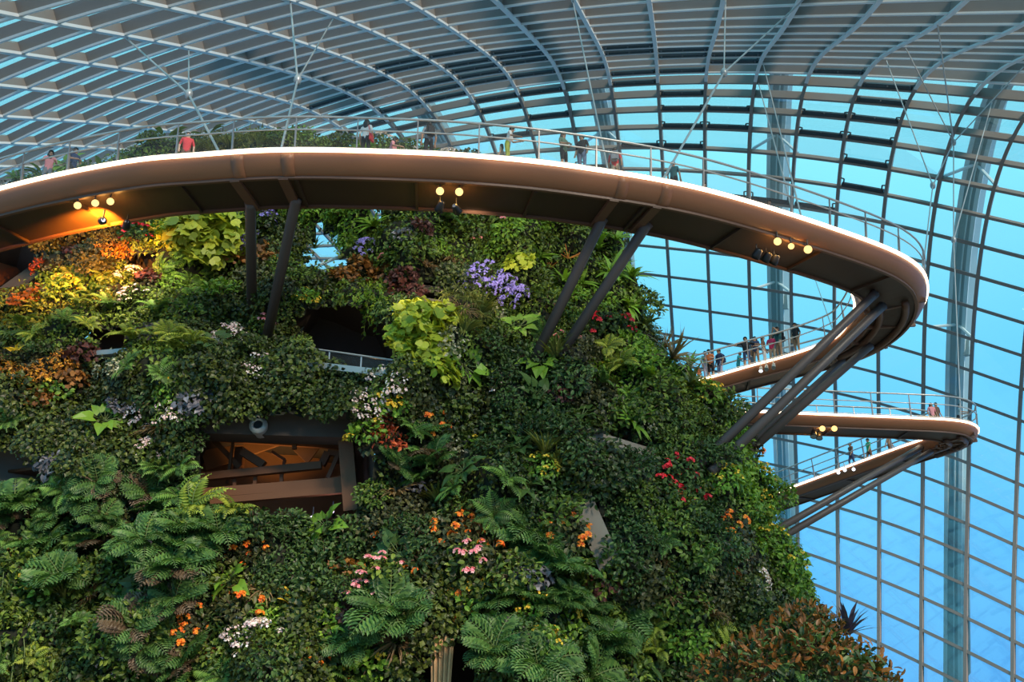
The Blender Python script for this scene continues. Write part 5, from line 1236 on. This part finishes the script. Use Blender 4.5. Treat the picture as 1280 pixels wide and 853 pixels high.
person('small child in orange at the left end of the middle span', S1(873, 458, 1.0), 30, 1.0, 'stand', 'orange', 'orange', 'mid')
person('person in pale blue at the left end of the middle span', S1(881, 439, 1.66), 20, 1.66, 'stand', 'skyblue', 'lilac', 'mid')
person('woman in an orange top and dark shorts on the middle span', S1(887, 438, 1.64), 330, 1.64, 'lean', 'orange', 'black', 'light', False, True)
person('man in lilac trousers wearing a dark backpack on the middle span', S1(898, 437, 1.7), 300, 1.7, 'stand', 'navy', 'lilac', 'mid')
person('person in a teal shirt bending on the middle span', S1(921, 440, 1.4), 60, 1.4, 'lean', 'teal', 'teal', 'mid')
person('man in dark clothes with arms spread along the rail', S1(931, 416, 1.74), 350, 1.74, 'wide', 'black', 'navy', 'mid', False, True)
person('woman with a tan bag right of the man with spread arms', S1(943, 421, 1.64), 320, 1.64, 'hold', 'navy', 'tan', 'light', True)
person('person in a white skirt half hidden on the middle span', S1(953, 420, 1.6), 60, 1.6, 'stand', 'brown', 'white', 'light', True)
person('woman in a hot pink jacket on the middle span', S1(963, 418, 1.6), 330, 1.6, 'hold', 'hotpink', 'beige', 'light', True, False, 'long')
person('man with a dark backpack raising a camera to his face', S1(971, 401, 1.8), 300, 1.8, 'photo', 'darkteal', 'tan', 'mid')
person('person in black with a pale tote bag at the right of the crowd', S1(993, 404, 1.74), 300, 1.74, 'stand', 'black', 'tan', 'mid')
S2 = lambda px, hy, h=1.7: stand(px, hy, h, 2)
person('left one of two people with only heads showing on the lower span', S2(1163, 507, 1.5), 0, 1.5, 'stand', 'pink', 'brown', 'mid', True)
person('right one of two people with only heads showing on the lower span', S2(1169, 506, 1.55), 20, 1.55, 'stand', 'brown', 'brown', 'mid')
person('person in a grey-blue shirt at the lower hairpin', S2(1195, 504, 1.65), 60, 1.65, 'lean', 'skyblue', 'black', 'mid')
S3 = lambda px, hy, h=1.7: stand(px, hy, h, 3)
person('person in dark clothes walking left on the farthest span', S3(1062, 551, 1.66), 290, 1.66, 'walk', 'brown', 'navy', 'mid')
person('man in a bright green shirt on the farthest span', S3(1084, 544, 1.7), 290, 1.7, 'walk', 'kelly', 'brown', 'mid')
person('person in brown nearest the hairpin on the farthest span', S3(1109, 538, 1.7), 60, 1.7, 'walk', 'tan', 'brown', 'mid')
finish_people()
people = {o['label']: o for o, *_ in pending}
def backpack(lab_of, label, col, side=False, size=1.0):
    o = next(v for k, v in people.items() if lab_of in k); b = empty('shoulder_bag' if side else 'backpack'); b.rotation_euler = o.rotation_euler
    off = Vector((.24, -.04, .88)) if side else Vector((0, -.20, 1.24)); off = off * o.scale.x; off.rotate(o.rotation_euler); b.location = Vector(o.location) + off
    b.scale = (size,) * 3; tag(b, label, 'bag' if side else 'backpack', 'bags carried by visitors')
    bm = bmesh.new(); bmesh.ops.create_cube(bm, size=1); w, d, h = ((.07, .30, .30) if side else (.31, .17, .44))
    for v in bm.verts: v.co = Vector((v.co.x * w, v.co.y * d, v.co.z * h))
    bmesh.ops.bevel(bm, geom=bm.edges[:], offset=.028 if side else .06, segments=2, affect='EDGES'); me = bpy.data.meshes.new('body'); bm.to_mesh(me); bm.free(); me.materials.append(cloth(col, COLR[col])); obj('body', me, b)
    if side: mb = MB(); mb.tube([(0, -.13, .14), (-.10, -.06, .5), (-.10, .06, .5), (0, .13, .14)], .014, 5); mb.build('strap', cloth(col, COLR[col]), b)
    else:
        mb = MB(); mb.box((0, -.10, -.08), (.11, 0, 0), (0, .03, 0), (0, 0, .10)); mb.build('pocket', cloth(col, COLR[col]), b)
        for sx in (-.1, .1): mb = MB(); mb.tube([(sx, .06, .2), (sx, .2, .24), (sx, .33, .12), (sx, .34, -.05)], .018, 5); mb.build('strap', cloth(col, COLR[col]), b)
backpack('white top with a red', 'red shoulder bag of the woman in the white top', 'red', True)
backpack('grey with a dark backpack', 'dark backpack behind the planting on the upper walkway', 'black')
backpack('grey and red backpack', 'grey backpack on the person right of the couple', 'grey')
backpack('lilac trousers', 'dark backpack on the man in lilac trousers', 'navy')
backpack('raising a camera', 'dark backpack on the man raising a camera', 'black', False, 1.15)
backpack('pale tote bag', 'pale tote bag of the person at the right of the crowd', 'beige', True)
backpack('tan bag', 'tan bag of the woman beside the spread-armed man', 'tan', True)
bpy.context.view_layer.update()
